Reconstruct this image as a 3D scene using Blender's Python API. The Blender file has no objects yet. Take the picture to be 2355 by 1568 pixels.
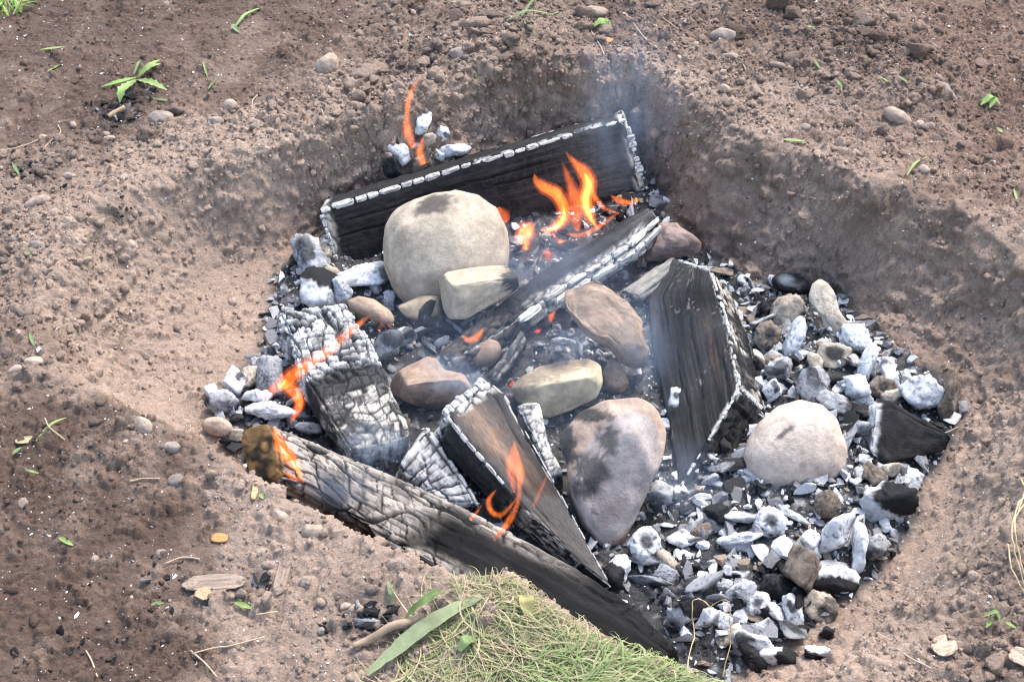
import bpy, bmesh, math, random
import numpy as np
from mathutils import Vector, Matrix

random.seed(7); rng = np.random.default_rng(7)
scene = bpy.context.scene
COL = scene.collection

# ------------------------------------------------------------------ camera
W, H = 2355.0, 1568.0                       # working picture coordinates
PITCH = math.radians(42.0); SLANT = 2.47; TH = 0.85 / 2.47
FWD = np.array([0, math.cos(PITCH), -math.sin(PITCH)])
RGT = np.array([1.0, 0, 0]); UPV = np.array([0, math.sin(PITCH), math.cos(PITCH)])
CAM = -FWD * SLANT
cd = bpy.data.cameras.new('camera'); cam = bpy.data.objects.new('camera', cd); COL.objects.link(cam)
cam.location = CAM; cam.rotation_euler = (math.pi / 2 - PITCH, 0, 0)
cd.sensor_width = 36; cd.lens = 18 / TH; cd.clip_start = 0.05; cd.clip_end = 300
scene.camera = cam

# ------------------------------------------------------------------ sky, sun, exposure
SUN_EL = math.radians(56); SUN_AZ = math.radians(35)      # azimuth from +Y towards +X
world = bpy.data.worlds.new('World'); scene.world = world; world.use_nodes = True
wn = world.node_tree; wn.nodes.clear()
sky = wn.nodes.new('ShaderNodeTexSky'); sky.sky_type = 'NISHITA'; sky.sun_disc = False
sky.sun_elevation = SUN_EL; sky.sun_rotation = SUN_AZ; sky.dust_density = 3.0; sky.air_density = 1.3; sky.ozone_density = 0.4
bg = wn.nodes.new('ShaderNodeBackground'); bg.inputs['Strength'].default_value = 0.15
wo = wn.nodes.new('ShaderNodeOutputWorld')
wn.links.new(sky.outputs[0], bg.inputs[0]); wn.links.new(bg.outputs[0], wo.inputs[0])
sl = bpy.data.lights.new('sun', 'SUN'); sl.energy = 1.15; sl.angle = math.radians(9.0); sl.color = (1, 0.96, 0.90)
so = bpy.data.objects.new('sun', sl); COL.objects.link(so)
sdir = Vector((math.cos(SUN_EL) * math.sin(SUN_AZ), math.cos(SUN_EL) * math.cos(SUN_AZ), math.sin(SUN_EL)))
so.rotation_euler = sdir.to_track_quat('Z', 'Y').to_euler(); so.location = (1, 1.5, 3)
vs = scene.view_settings; vs.view_transform = 'Standard'; vs.look = 'None'; vs.gamma = 1; vs.use_curve_mapping = False
vs.exposure = 1.66
cy = scene.cycles
cy.max_bounces = 6; cy.diffuse_bounces = 3; cy.glossy_bounces = 2; cy.transmission_bounces = 2
cy.volume_bounces = 0; cy.transparent_max_bounces = 12; cy.volume_step_rate = 1.5; cy.volume_max_steps = 64
cy.use_denoising = True; cy.filter_width = 1.15

# ------------------------------------------------------------------ picture <-> world
def ray(px, py):
    return FWD + RGT * ((px - W / 2) / (W / 2) * TH) - UPV * ((py - H / 2) / (W / 2) * TH)
def U(px, py, z):
    r = ray(px, py); return CAM + r * ((z - CAM[2]) / r[2])
def proj(p):
    q = np.asarray(p) - CAM; d = q @ FWD
    return (q @ RGT) / d / TH * (W / 2) + W / 2, H / 2 - (q @ UPV) / d / TH * (W / 2)

# ------------------------------------------------------------------ noise
def _h(i, j, k, s):
    with np.errstate(over='ignore'):
        n = (i.astype(np.uint32) * np.uint32(374761393) + j.astype(np.uint32) * np.uint32(668265263)
             + k.astype(np.uint32) * np.uint32(2246822519) + np.uint32((s * 3266489917) & 0xffffffff))
        n = (n ^ (n >> np.uint32(13))) * np.uint32(1274126177)
        n = (n ^ (n >> np.uint32(16))) * np.uint32(2654435761)
        n = n ^ (n >> np.uint32(15))
    return n.astype(np.float32) / np.float32(4294967296.0)
def vn(p, s=0):
    p = np.asarray(p, np.float32); f = np.floor(p); t = p - f; i = f.astype(np.int64)
    t = t * t * (3 - 2 * t); r = 0
    for a in (0, 1):
        wa = t[:, 0] if a else 1 - t[:, 0]
        for b in (0, 1):
            wb = wa * (t[:, 1] if b else 1 - t[:, 1])
            for c in (0, 1):
                r = r + wb * (t[:, 2] if c else 1 - t[:, 2]) * _h(i[:, 0] + a, i[:, 1] + b, i[:, 2] + c, s)
    return r * 2 - 1
def fbm(p, o=4, s=0, g=0.5):
    p = np.asarray(p, np.float32); r = 0; a = 1; t = 0
    for k in range(o):
        r = r + a * vn(p * (2.03 ** k) + k * 7.3, s + k); t += a; a *= g
    return r / t
def wor(p, s=0):
    p = np.asarray(p, np.float32); f = np.floor(p); i = f.astype(np.int64); t = p - f
    n = len(p); f1 = np.full(n, 9, np.float32); f2 = np.full(n, 9, np.float32); hid = np.zeros(n, np.float32)
    for a in (-1, 0, 1):
        for b in (-1, 0, 1):
            for c in (-1, 0, 1):
                I, J, K = i[:, 0] + a, i[:, 1] + b, i[:, 2] + c
                d = (a + _h(I, J, K, s + 11) - t[:, 0]) ** 2 + (b + _h(I, J, K, s + 23) - t[:, 1]) ** 2 + (c + _h(I, J, K, s + 37) - t[:, 2]) ** 2
                m = d < f1
                f2 = np.where(m, f1, np.minimum(f2, d)); f1 = np.where(m, d, f1)
                hid = np.where(m, _h(I, J, K, s + 51), hid)
    return np.sqrt(f1), np.sqrt(f2), hid
def sst(a, b, x):
    t = np.clip((x - a) / (b - a), 0, 1); return t * t * (3 - 2 * t)
def mixc(c, d, t):
    t = np.asarray(t)[..., None]; return np.asarray(c) * (1 - t) + np.asarray(d) * t
A = np.array

# ------------------------------------------------------------------ materials
MATS = {}
def material(name, rough=0.9, var=0.25, scale=300, bump=0.3, bscale=500, dist=0.002, stretch=None, spec=0.3,
             rnd=0.0, hue=0.0, transl=0.0, wet=False, big=0.0, bigscale=30):
    m = bpy.data.materials.new(name); m.use_nodes = True; nt = m.node_tree; N = nt.nodes; L = nt.links
    b = N['Principled BSDF']; b.inputs['Roughness'].default_value = rough; b.inputs['Specular IOR Level'].default_value = spec
    at = N.new('ShaderNodeAttribute'); at.attribute_name = 'col'
    tc = N.new('ShaderNodeTexCoord'); src = tc.outputs['Object']
    if stretch:
        a2 = N.new('ShaderNodeAttribute'); a2.attribute_name = 'lc'
        mp = N.new('ShaderNodeMapping'); mp.inputs['Scale'].default_value = stretch
        L.new(a2.outputs['Vector'], mp.inputs['Vector']); src = mp.outputs[0]
    nz = N.new('ShaderNodeTexNoise'); nz.inputs['Scale'].default_value = scale; nz.inputs['Detail'].default_value = 6; nz.inputs['Roughness'].default_value = 0.65
    L.new(src, nz.inputs['Vector'])
    mr = N.new('ShaderNodeMapRange'); mr.inputs['From Min'].default_value = 0.25; mr.inputs['From Max'].default_value = 0.75
    mr.inputs['To Min'].default_value = 1 - var; mr.inputs['To Max'].default_value = 1 + var
    L.new(nz.outputs['Fac'], mr.inputs['Value'])
    mul = N.new('ShaderNodeVectorMath'); mul.operation = 'SCALE'
    L.new(at.outputs['Color'], mul.inputs[0]); L.new(mr.outputs[0], mul.inputs['Scale'])
    out = mul.outputs[0]
    if big:
        n2 = N.new('ShaderNodeTexNoise'); n2.inputs['Scale'].default_value = bigscale; n2.inputs['Detail'].default_value = 4
        L.new(tc.outputs['Object'], n2.inputs['Vector'])
        m2 = N.new('ShaderNodeMapRange'); m2.inputs['From Min'].default_value = 0.3; m2.inputs['From Max'].default_value = 0.7
        m2.inputs['To Min'].default_value = 1 - big; m2.inputs['To Max'].default_value = 1 + big
        L.new(n2.outputs['Fac'], m2.inputs['Value'])
        s2 = N.new('ShaderNodeVectorMath'); s2.operation = 'SCALE'; L.new(out, s2.inputs[0]); L.new(m2.outputs[0], s2.inputs['Scale']); out = s2.outputs[0]
    if rnd:
        oi = N.new('ShaderNodeObjectInfo')
        m3 = N.new('ShaderNodeMapRange'); m3.inputs['To Min'].default_value = 1 - rnd; m3.inputs['To Max'].default_value = 1.0 + rnd * 0.4
        L.new(oi.outputs['Random'], m3.inputs['Value'])
        s3 = N.new('ShaderNodeVectorMath'); s3.operation = 'SCALE'; L.new(out, s3.inputs[0]); L.new(m3.outputs[0], s3.inputs['Scale']); out = s3.outputs[0]
    L.new(out, b.inputs['Base Color'])
    if wet:
        aw = N.new('ShaderNodeAttribute'); aw.attribute_name = 'wet'
        mw = N.new('ShaderNodeMapRange'); mw.inputs['To Min'].default_value = rough; mw.inputs['To Max'].default_value = 0.62
        L.new(aw.outputs['Fac'], mw.inputs['Value']); L.new(mw.outputs[0], b.inputs['Roughness'])
    if bump:
        nb = N.new('ShaderNodeTexNoise'); nb.inputs['Scale'].default_value = bscale; nb.inputs['Detail'].default_value = 5; nb.inputs['Roughness'].default_value = 0.7
        L.new(src, nb.inputs['Vector'])
        bp = N.new('ShaderNodeBump'); bp.inputs['Strength'].default_value = bump; bp.inputs['Distance'].default_value = dist
        L.new(nb.outputs['Fac'], bp.inputs['Height']); L.new(bp.outputs[0], b.inputs['Normal'])
    if transl:
        tr = N.new('ShaderNodeBsdfTranslucent'); L.new(out, tr.inputs['Color'])
        mx = N.new('ShaderNodeMixShader'); mx.inputs[0].default_value = transl
        L.new(b.outputs[0], mx.inputs[1]); L.new(tr.outputs[0], mx.inputs[2]); L.new(mx.outputs[0], N['Material Output'].inputs['Surface'])
    MATS[name] = m; return m
material('soil', 0.95, 0.36, 330, 1.0, 210, 0.006, wet=True, spec=0.25)
material('clod', 0.95, 0.4, 300, 1.0, 200, 0.008)
material('stone', 0.78, 0.2, 130, 0.8, 75, 0.0035, big=0.26, bigscale=28)
material('char', 0.85, 0.42, 1.0, 0.8, 1.0, 0.0025, stretch=(420, 55, 420), spec=0.16)
material('coal', 0.85, 0.2, 260, 0.9, 170, 0.003, rnd=0.22, spec=0.25)
material('pebble', 0.8, 0.18, 260, 0.4, 400, 0.001, rnd=0.3)
material('leaf', 0.55, 0.18, 160, 0.25, 300, 0.0008, transl=0.3, spec=0.4)
material('dry', 0.8, 0.2, 300, 0.3, 400, 0.0006, transl=0.1)
material('ash', 0.95, 0.12, 350, 0.5, 600, 0.0008)

def emission_volume(name, color, strength, noise=0.0):
    m = bpy.data.materials.new(name); m.use_nodes = True; nt = m.node_tree; N = nt.nodes; N.clear(); L = nt.links
    o = N.new('ShaderNodeOutputMaterial'); e = N.new('ShaderNodeEmission'); e.inputs[0].default_value = (*color, 1); e.inputs[1].default_value = strength
    if noise:
        tc = N.new('ShaderNodeTexCoord'); mp = N.new('ShaderNodeMapping'); mp.inputs['Scale'].default_value = (60, 60, 22); L.new(tc.outputs['Object'], mp.inputs[0])
        nz = N.new('ShaderNodeTexNoise'); nz.inputs['Scale'].default_value = 1.0; nz.inputs['Detail'].default_value = 2; nz.inputs['Distortion'].default_value = 1.0; L.new(mp.outputs[0], nz.inputs['Vector'])
        r = N.new('ShaderNodeMapRange'); r.inputs['From Min'].default_value = .36; r.inputs['From Max'].default_value = .66; r.inputs['To Min'].default_value = strength * (1 - noise); r.inputs['To Max'].default_value = strength * (1 + noise)
        L.new(nz.outputs['Fac'], r.inputs['Value']); L.new(r.outputs[0], e.inputs[1])
    L.new(e.outputs[0], o.inputs['Volume'])
    m.cycles.volume_step_rate = 0.35
    MATS[name] = m
emission_volume('flame', (1.0, 0.24, 0.035), 20, 0.55)
emission_volume('flame_veil', (1.0, 0.15, 0.025), 6, 0.5)
emission_volume('flame_faint', (1.0, 0.19, 0.04), 10, 0.6)
emission_volume('flame_core', (1.0, 0.50, 0.08), 50)

def smoke_mat(name, dens, scale, thr, stretch=(1, 1, 1), color=(0.50, 0.67, 1.0)):
    m = bpy.data.materials.new(name); m.use_nodes = True; nt = m.node_tree; N = nt.nodes; L = nt.links; N.clear()
    o = N.new('ShaderNodeOutputMaterial'); sc = N.new('ShaderNodeVolumeScatter'); sc.inputs['Color'].default_value = (*color, 1); sc.inputs['Anisotropy'].default_value = 0.2
    tc = N.new('ShaderNodeTexCoord'); mp = N.new('ShaderNodeMapping'); mp.inputs['Scale'].default_value = stretch
    L.new(tc.outputs['Object'], mp.inputs[0])
    nz = N.new('ShaderNodeTexNoise'); nz.inputs['Scale'].default_value = scale; nz.inputs['Detail'].default_value = 3; nz.inputs['Distortion'].default_value = 1.2
    L.new(mp.outputs[0], nz.inputs['Vector'])
    r = N.new('ShaderNodeMapRange'); r.inputs['From Min'].default_value = thr; r.inputs['From Max'].default_value = thr + 0.3; L.new(nz.outputs['Fac'], r.inputs['Value'])
    sb = N.new('ShaderNodeVectorMath'); sb.operation = 'LENGTH'; L.new(tc.outputs['Object'], sb.inputs[0])
    f = N.new('ShaderNodeMapRange'); f.interpolation_type = 'SMOOTHSTEP'; f.inputs['From Min'].default_value = 1.0; f.inputs['From Max'].default_value = 0.0
    L.new(sb.outputs['Value'], f.inputs['Value'])
    mu = N.new('ShaderNodeMath'); mu.operation = 'MULTIPLY'; L.new(r.outputs[0], mu.inputs[0]); L.new(f.outputs[0], mu.inputs[1])
    m2 = N.new('ShaderNodeMath'); m2.operation = 'MULTIPLY'; m2.inputs[1].default_value = dens; L.new(mu.outputs[0], m2.inputs[0]); L.new(m2.outputs[0], sc.inputs['Density'])
    L.new(sc.outputs[0], o.inputs['Volume']); MATS[name] = m

def ember_mat():
    m = bpy.data.materials.new('ember'); m.use_nodes = True; nt = m.node_tree; N = nt.nodes; L = nt.links
    b = N['Principled BSDF']; b.inputs['Roughness'].default_value = 0.9
    tc = N.new('ShaderNodeTexCoord'); nz = N.new('ShaderNodeTexNoise'); nz.inputs['Scale'].default_value = 60; nz.inputs['Detail'].default_value = 5
    L.new(tc.outputs['Object'], nz.inputs['Vector'])
    at = N.new('ShaderNodeAttribute'); at.attribute_name = 'col'; L.new(at.outputs['Color'], b.inputs['Base Color'])
    r = N.new('ShaderNodeMapRange'); r.inputs['From Min'].default_value = 0.5; r.inputs['From Max'].default_value = 0.68; r.inputs['To Max'].default_value = 0.5
    L.new(nz.outputs['Fac'], r.inputs['Value']); L.new(r.outputs[0], b.inputs['Emission Strength']); b.inputs['Emission Color'].default_value = (1, 0.10, 0.03, 1)
    MATS['ember'] = m
ember_mat()

# ------------------------------------------------------------------ mesh helpers
def mk_mesh(name, V, F, mat, col=None, smooth=True, lc=None, wet=None):
    V = np.asarray(V, np.float32); F = np.asarray(F, np.int32); me = bpy.data.meshes.new(name); m, k = F.shape
    me.vertices.add(len(V)); me.vertices.foreach_set('co', V.ravel())
    me.loops.add(m * k); me.loops.foreach_set('vertex_index', F.ravel())
    me.polygons.add(m); me.polygons.foreach_set('loop_start', np.arange(0, m * k, k, dtype=np.int32))
    me.polygons.foreach_set('use_smooth', np.full(m, smooth, dtype=bool))
    me.update(calc_edges=True)
    if col is not None:
        col = np.asarray(col, np.float32)
        if col.ndim == 1: col = np.tile(col, (len(V), 1))
        c4 = np.ones((len(V), 4), np.float32); c4[:, :3] = np.clip(col, 0.004, 0.9)
        a = me.attributes.new('col', 'FLOAT_COLOR', 'POINT'); a.data.foreach_set('color', c4.ravel())
    if lc is not None:
        a = me.attributes.new('lc', 'FLOAT_VECTOR', 'POINT'); a.data.foreach_set('vector', np.asarray(lc, np.float32).ravel())
    if wet is not None:
        a = me.attributes.new('wet', 'FLOAT', 'POINT'); a.data.foreach_set('value', np.asarray(wet, np.float32))
    if mat: me.materials.append(MATS[mat])
    return me
def link(name, me, parent=None, loc=None):
    o = bpy.data.objects.new(name, me); COL.objects.link(o)
    if parent is not None: o.parent = parent
    if loc is not None: o.location = [float(x) for x in loc]
    return o
def tag(o, label, cat, group=None, kind=None):
    if label: o['label'] = label
    if cat: o['category'] = cat
    if group: o['group'] = group
    if kind: o['kind'] = kind
    return o
def base_of(V):
    return A([(V[:, 0].min() + V[:, 0].max()) / 2, (V[:, 1].min() + V[:, 1].max()) / 2, V[:, 2].min()])
def put(name, V, F, mat, parent=None, origin=None, **kw):     # mesh with its origin at its base (or at its parent's)
    V = np.asarray(V)
    if parent is not None:
        return link(name, mk_mesh(name, V - A(parent.location), F, mat, **kw), parent)
    b = base_of(V) if origin is None else A(origin)
    return link(name, mk_mesh(name, V - b, F, mat, **kw), None, b)
def empty(name, loc, label, cat, group=None):
    o = bpy.data.objects.new(name, None); COL.objects.link(o); o.location = [float(x) for x in loc]; o.empty_display_size = 0.02
    return tag(o, label, cat, group)
ICO = {}
def ico(s):
    if s not in ICO:
        bm = bmesh.new(); bmesh.ops.create_icosphere(bm, subdivisions=s, radius=1); bm.verts.ensure_lookup_table()
        ICO[s] = (A([v.co[:] for v in bm.verts]), A([[v.index for v in f.verts] for f in bm.faces])); bm.free()
    return ICO[s]
def rand_rot(n):
    q = rng.normal(size=(n, 4)); q /= np.linalg.norm(q, axis=1)[:, None]; w, x, y, z = q.T
    return np.stack([np.stack([1 - 2 * (y * y + z * z), 2 * (x * y - z * w), 2 * (x * z + y * w)], 1),
                     np.stack([2 * (x * y + z * w), 1 - 2 * (x * x + z * z), 2 * (y * z - x * w)], 1),
                     np.stack([2 * (x * z - y * w), 2 * (y * z + x * w), 1 - 2 * (x * x + y * y)], 1)], 1)
def vnormals(V, F):
    n = np.zeros_like(V); k = F.shape[1]
    fn = np.cross(V[F[:, 1]] - V[F[:, 0]], V[F[:, 2]] - V[F[:, 0]]) if k == 3 else np.cross(V[F[:, 2]] - V[F[:, 0]], V[F[:, 3]] - V[F[:, 1]])
    for j in range(k): np.add.at(n, F[:, j], fn)
    return n / (np.linalg.norm(n, axis=1)[:, None] + 1e-12)

# ------------------------------------------------------------------ terrain: base height (pit, walls, rim)
RIM = [(130,850,.04),(95,700,.03),(180,520,.025),(340,410,.03),(560,330,.03),(760,280,.03),(900,235,.035),(1100,165,.04),(1300,145,.04),
       (1445,150,.04),(1600,235,.035),(1740,312,.035),(1910,365,.04),(2060,440,.045),(2250,520,.04),(2400,640,.03),(2480,800,.03),
       (2440,960,.03),(2370,1130,.03),(2290,1300,.03),(2190,1420,.03),(2030,1520,.025),(1880,1590,.025),(1750,1590,.025),(1640,1575,.012),
       (1540,1540,.010),(1420,1500,.012),(1310,1435,.018),(1180,1340,.03),(1090,1350,.025),(960,1300,.025),(850,1235,.03),(700,1135,.035),(480,1015,.04),(300,940,.042)]
FLOOR = [(520,930,-.15),(600,800,-.16),(650,640,-.17),(750,535,-.165),(860,490,-.15),(1200,395,-.14),(1420,350,-.13),(1530,440,-.15),(1570,560,-.17),
         (1700,640,-.17),(1890,640,-.16),(1970,720,-.155),(2070,830,-.15),(2190,890,-.145),(2215,960,-.145),(2150,1060,-.15),(2090,1130,-.155),
         (2075,1230,-.16),(2020,1310,-.165),(1940,1390,-.17),(1830,1470,-.17),(1760,1500,-.17)]
Rw = A([U(*p) for p in RIM]); Fw = A([U(*p) for p in FLOOR])
BOWL = [(400,925,-.135),(430,790,-.14),(530,620,-.15)] + FLOOR[3:]
# the near side of the floor lies hidden behind the near rim: step in from the rim there
near = [(1640,1540),(1420,1450),(1180,1325),(960,1300),(850,1235),(700,1135),(520,1030)]
ext = [U(x, y, 0.02) + A([0.015, 0.075, -0.19]) for x, y in near]
Sw = np.vstack([Fw, A(ext)]); Fw = np.vstack([A([U(*p) for p in BOWL]), A(ext), [U(430, 990, 0.015) + A([0.02, 0.07, -0.14])]])
def polydist(P, Q):
    best = np.full(len(P), 9e9); z = np.zeros(len(P)); inside = np.zeros(len(P), bool)
    for a, b in zip(Q, np.roll(Q, -1, axis=0)):
        d = b[:2] - a[:2]; t = np.clip(((P - a[:2]) @ d) / (d @ d), 0, 1)
        dd = np.hypot(*(P - a[:2] - t[:, None] * d).T); m = dd < best
        best = np.where(m, dd, best); z = np.where(m, a[2] + t * (b[2] - a[2]), z)
        c = ((a[1] > P[:, 1]) != (b[1] > P[:, 1])) & (P[:, 0] < (b[0] - a[0]) * (P[:, 1] - a[1]) / (b[1] - a[1] + 1e-12) + a[0])
        inside ^= c
    return best, z, inside
GX0, GX1, GY0, GY1, GS = -1.7, 1.7, -1.3, 1.9, 0.008
gx = np.arange(GX0, GX1, GS); gy = np.arange(GY0, GY1, GS)
CX, CY = np.meshgrid(gx, gy); P2 = np.stack([CX.ravel(), CY.ravel()], 1)
q3 = np.c_[P2 * 6, np.zeros(len(P2))]
Pw = P2 + np.c_[fbm(q3, 4, 3), fbm(q3, 4, 9)] * 0.028
dS, zS, inS = polydist(Pw, Sw); dF, zF, inF = polydist(Pw, Fw); dR, zR, inR = polydist(Pw, Rw)
t = dF / (dF + dR + 1e-9); bk = sst(0.1, 0.45, P2[:, 1]); prof = (1 - bk) * (0.35 * t + 0.65 * t ** 2.2) + bk * (0.6 * t + 0.4 * sst(0, 1, t))
und = fbm(np.c_[P2 * 2.2, np.zeros(len(P2))], 4, 31) * 0.018
bump = 0
for (bx, by, br, bh) in [(2030,130,230,.045),(1180,120,240,.035),(2090,250,80,.03),(1170,1390,90,.015),(1130,1500,180,.02),(1450,1620,150,.008),
                         (2350,1330,130,.03),(2250,900,120,.02),(80,560,180,.015),(300,1060,150,.012),(720,170,120,.015)]:
    c = U(bx, by, 0); r = br * 0.00075
    bump = bump + bh * np.exp(-(((P2 - c[:2]) ** 2).sum(1)) / r ** 2)
outz = zR * np.exp(-dR / 0.25) + und + 0.006
heap = 0
for (bx, by, br, bh) in [(1900,880,210,.035),(1850,1180,240,.03),(1700,1380,160,.015),(600,900,120,.03),(960,790,160,.02),(740,640,90,.03),(1340,790,170,.01)]:
    c = U(bx, by, -.15); r = br * 0.00082
    heap = heap + bh * np.exp(-(((P2 - c[:2]) ** 2).sum(1)) / r ** 2)
zb = np.where(inF, zF + (-.165 - zF) * sst(0.0, 0.16, dF) + heap, np.where(inR, zF + (zR + und + 0.006 - zF) * prof + heap * (1 - prof), outz)) + bump * np.where(inR, np.where(inF, 0, prof), 1)
ledge = np.zeros(len(P2))
for (bx, by, br, bh) in [(960,352,90,.05)]:
    c = U(bx, by, -.06); r = br * 0.0009
    ledge += bh * np.exp(-((((P2 - c[:2]) / r) ** 2).sum(1)) ** 2)
zb = zb + ledge * np.where(inR, 1, 0)
ZB = zb.reshape(CX.shape)
def smooth(Z, n):
    for _ in range(n):
        Z = (np.roll(Z, 1, 0) + np.roll(Z, -1, 0) + 2 * Z) / 4; Z = (np.roll(Z, 1, 1) + np.roll(Z, -1, 1) + 2 * Z) / 4
    return Z
ZB = smooth(ZB, 2)
FM = smooth(inS.astype(float).reshape(CX.shape), 3); WALL = smooth((inR & ~inF).astype(float).reshape(CX.shape), 3)
def lut(Z, x, y):
    fx = np.clip((np.asarray(x) - GX0) / GS, 0, len(gx) - 2.001); fy = np.clip((np.asarray(y) - GY0) / GS, 0, len(gy) - 2.001)
    i = fx.astype(int); j = fy.astype(int); a = fx - i; b = fy - j
    return (Z[j, i] * (1 - a) + Z[j, i + 1] * a) * (1 - b) + (Z[j + 1, i] * (1 - a) + Z[j + 1, i + 1] * a) * b
def Hz(x, y): return lut(ZB, x, y)
def gp(px, py):                        # where the view ray through a picture point first meets the ground
    r = ray(px, py); ts = np.linspace(0.16 / -r[2] * 8.0, (CAM[2] + 0.3) / -r[2], 1400)
    P = CAM + ts[:, None] * r; k = np.argmax(P[:, 2] <= Hz(P[:, 0], P[:, 1])); return P[k]

# ------------------------------------------------------------------ soil moisture / crumbliness map
WET = [(100,80,.9,.1),(400,100,.85,.15),(700,60,.75,.3),(100,250,.8,.15),(300,240,.8,.3),(550,200,.7,.3),(900,60,.6,.7),(1100,120,.5,1),(1300,120,.55,.9),
 (1500,60,.6,.7),(1750,120,.6,.7),(2000,120,.65,1),(2250,60,.7,.5),(2300,250,.75,.6),(2000,250,.5,.8),(1750,250,.35,.9),(2200,420,.5,.7),
 (60,420,.35,.8),(250,400,.3,.7),(450,380,.25,.7),(650,300,.3,.9),(850,250,.35,1),(1100,240,.35,1),(1350,240,.4,.9),(1600,330,.3,.9),(1900,400,.15,.9),
 (60,650,.4,.9),(60,800,.6,.6),(200,750,.25,.8),(350,600,.1,.35),(500,560,.0,.12),(500,750,.0,.08),(300,850,.1,.2),(400,950,.05,.1),(650,500,.05,.15),
 (60,1050,.8,.4),(300,1050,.6,.5),(550,1060,.15,.15),(150,1250,.9,.3),(400,1250,.75,.4),(150,1450,.95,.25),(350,1500,.85,.3),(620,1200,.1,.3),
 (600,1350,.4,.5),(800,1300,0,.2),(800,1480,.1,.6),(650,1520,.35,.5),(950,1420,0,.35),(2000,600,.35,.25),(2250,700,.3,.35),(1700,480,.5,.25),(2200,850,.35,.3),(1900,520,.3,.3),(1600,420,.45,.3),
 (2250,1000,.15,.45),(2150,1250,.05,.12),(2000,1450,.05,.3),(2300,1150,.25,.4),(2320,1400,.5,.7),(2250,1530,.5,.6),(1900,1550,.1,.35),(1200,1500,.4,.4),(1500,1520,.3,.5)]
wp = A([gp(a, b)[:2] for a, b, _, _ in WET]); wv = A([(c, d) for _, _, c, d in WET])
d2 = ((P2[:, None, :] - wp[None]) ** 2).sum(2); wgt = 1 / (d2 + 0.004) ** 2
mo = (wgt @ wv) / wgt.sum(1)[:, None]
WETM = mo[:, 0].reshape(CX.shape); CRUM = mo[:, 1].reshape(CX.shape)

# ------------------------------------------------------------------ ground sheet
def axis(a, b, s, far):
    c = list(np.arange(a, b, s)); g = s
    while c[-1] < far: g *= 1.22; c.append(c[-1] + g)
    g = s
    while c[0] > -far: g *= 1.22; c.insert(0, c[0] - g)
    return A(c)
ax, ay = axis(-1.16, 1.16, 0.0031, 40), axis(-0.74, 1.28, 0.0031, 40)
nx, ny = len(ax), len(ay)
X, Y = np.meshgrid(ax, ay); x, y = X.ravel(), Y.ravel()
z = Hz(x, y); e = 0.006
nrm = np.stack([-(Hz(x + e, y) - Hz(x - e, y)) / (2 * e), -(Hz(x, y + e) - Hz(x, y - e)) / (2 * e), np.ones(len(x))], 1)
nrm /= np.linalg.norm(nrm, axis=1)[:, None]
P = np.stack([x, y, z], 1)
wet = np.clip(lut(WETM, x, y) + fbm(P * 14, 3, 71) * 0.35, 0, 1); cr = np.clip(lut(CRUM, x, y) * (1 + fbm(P * 11, 3, 75) * 0.8), 0.03, 1.1)
fm = lut(FM, x, y); wl = lut(WALL, x, y)
cr = cr * (1 - 0.6 * fm)
disp = fbm(P * 9, 4, 81) * 0.006 + fbm(P * 45, 3, 85) * 0.003
cellc = np.zeros(len(x), np.float32)
disp += (0.25 - np.abs(vn(P * 70, 87))) * 0.005 * (0.25 + cr) + (0.25 - np.abs(vn(P * 140, 88))) * 0.004 * (0.3 + cr)
for sc_, am, sd in ((0.036, 0.42, 1), (0.018, 0.55, 2), (0.009, 0.75, 3)):
    wv_ = np.stack([fbm(P / sc_ * 1.6 + q_, 3, sd * 5 + q_) for q_ in (0, 1, 2)], 1)
    f1, f2, hd = wor((P + wv_ * sc_ * 0.55) / sc_, sd * 100)
    rr = 0.18 + 0.5 * hd
    on = hd > (1.0 - cr * (0.75 if sd > 1 else 0.5))
    c = np.sqrt(np.maximum(0, rr * rr - f1 * f1)) * on
    disp = disp + c * sc_ * am
    cellc += (hd - 0.5) * (c > 0.02) * 0.35
# wall spade marks / torn layers on the steep back wall and cracks in drying mud
wr = 1 - np.abs(fbm(np.c_[P[:, 0] * 14, P[:, 1] * 14, P[:, 2] * 40], 3, 91))
disp += wl * 0.010 * sst(0.55, 1, wr) * np.clip(lut(WETM, x, y) * 2, 0.2, 1)
f1, f2, hd = wor(P / 0.045 + fbm(P * 30, 2, 95)[:, None] * 0.5, 950)
crack = sst(0.06, 0.0, f2 - f1) * sst(0.1, 0.5, fbm(P * 7, 2, 99) + 0.35)
disp -= crack * 0.004 * (1 - fm)
fade = np.clip((1.6 - np.maximum(np.abs(x), np.abs(y))) / 0.3, 0, 1)
P = P + nrm * (disp * (0.15 + 0.85 * fade))[:, None]
f1, f2, hd = wor(P / 0.006, 970)
dry_c, wet_c, red_c = A([.322, .240, .188]), A([.094, .061, .046]), A([.235, .145, .108])
tone = fbm(P * 24, 4, 61)
cw = np.clip(wet + tone * 0.25, 0, 1)
col = mixc(dry_c, wet_c, sst(0.1, 0.95, cw))
redm = np.clip(sst(0.35, 1.15, x) * sst(-0.1, 0.6, y), 0, 1) * (0.35 + 0.5 * fbm(P * 6, 3, 63))
col = mixc(col, red_c * 0.9, np.clip(redm, 0, 0.6))
col = col * (1 + cellc * 0.8 + (hd - 0.5) * 0.22 + tone * 0.18)[:, None]
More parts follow.
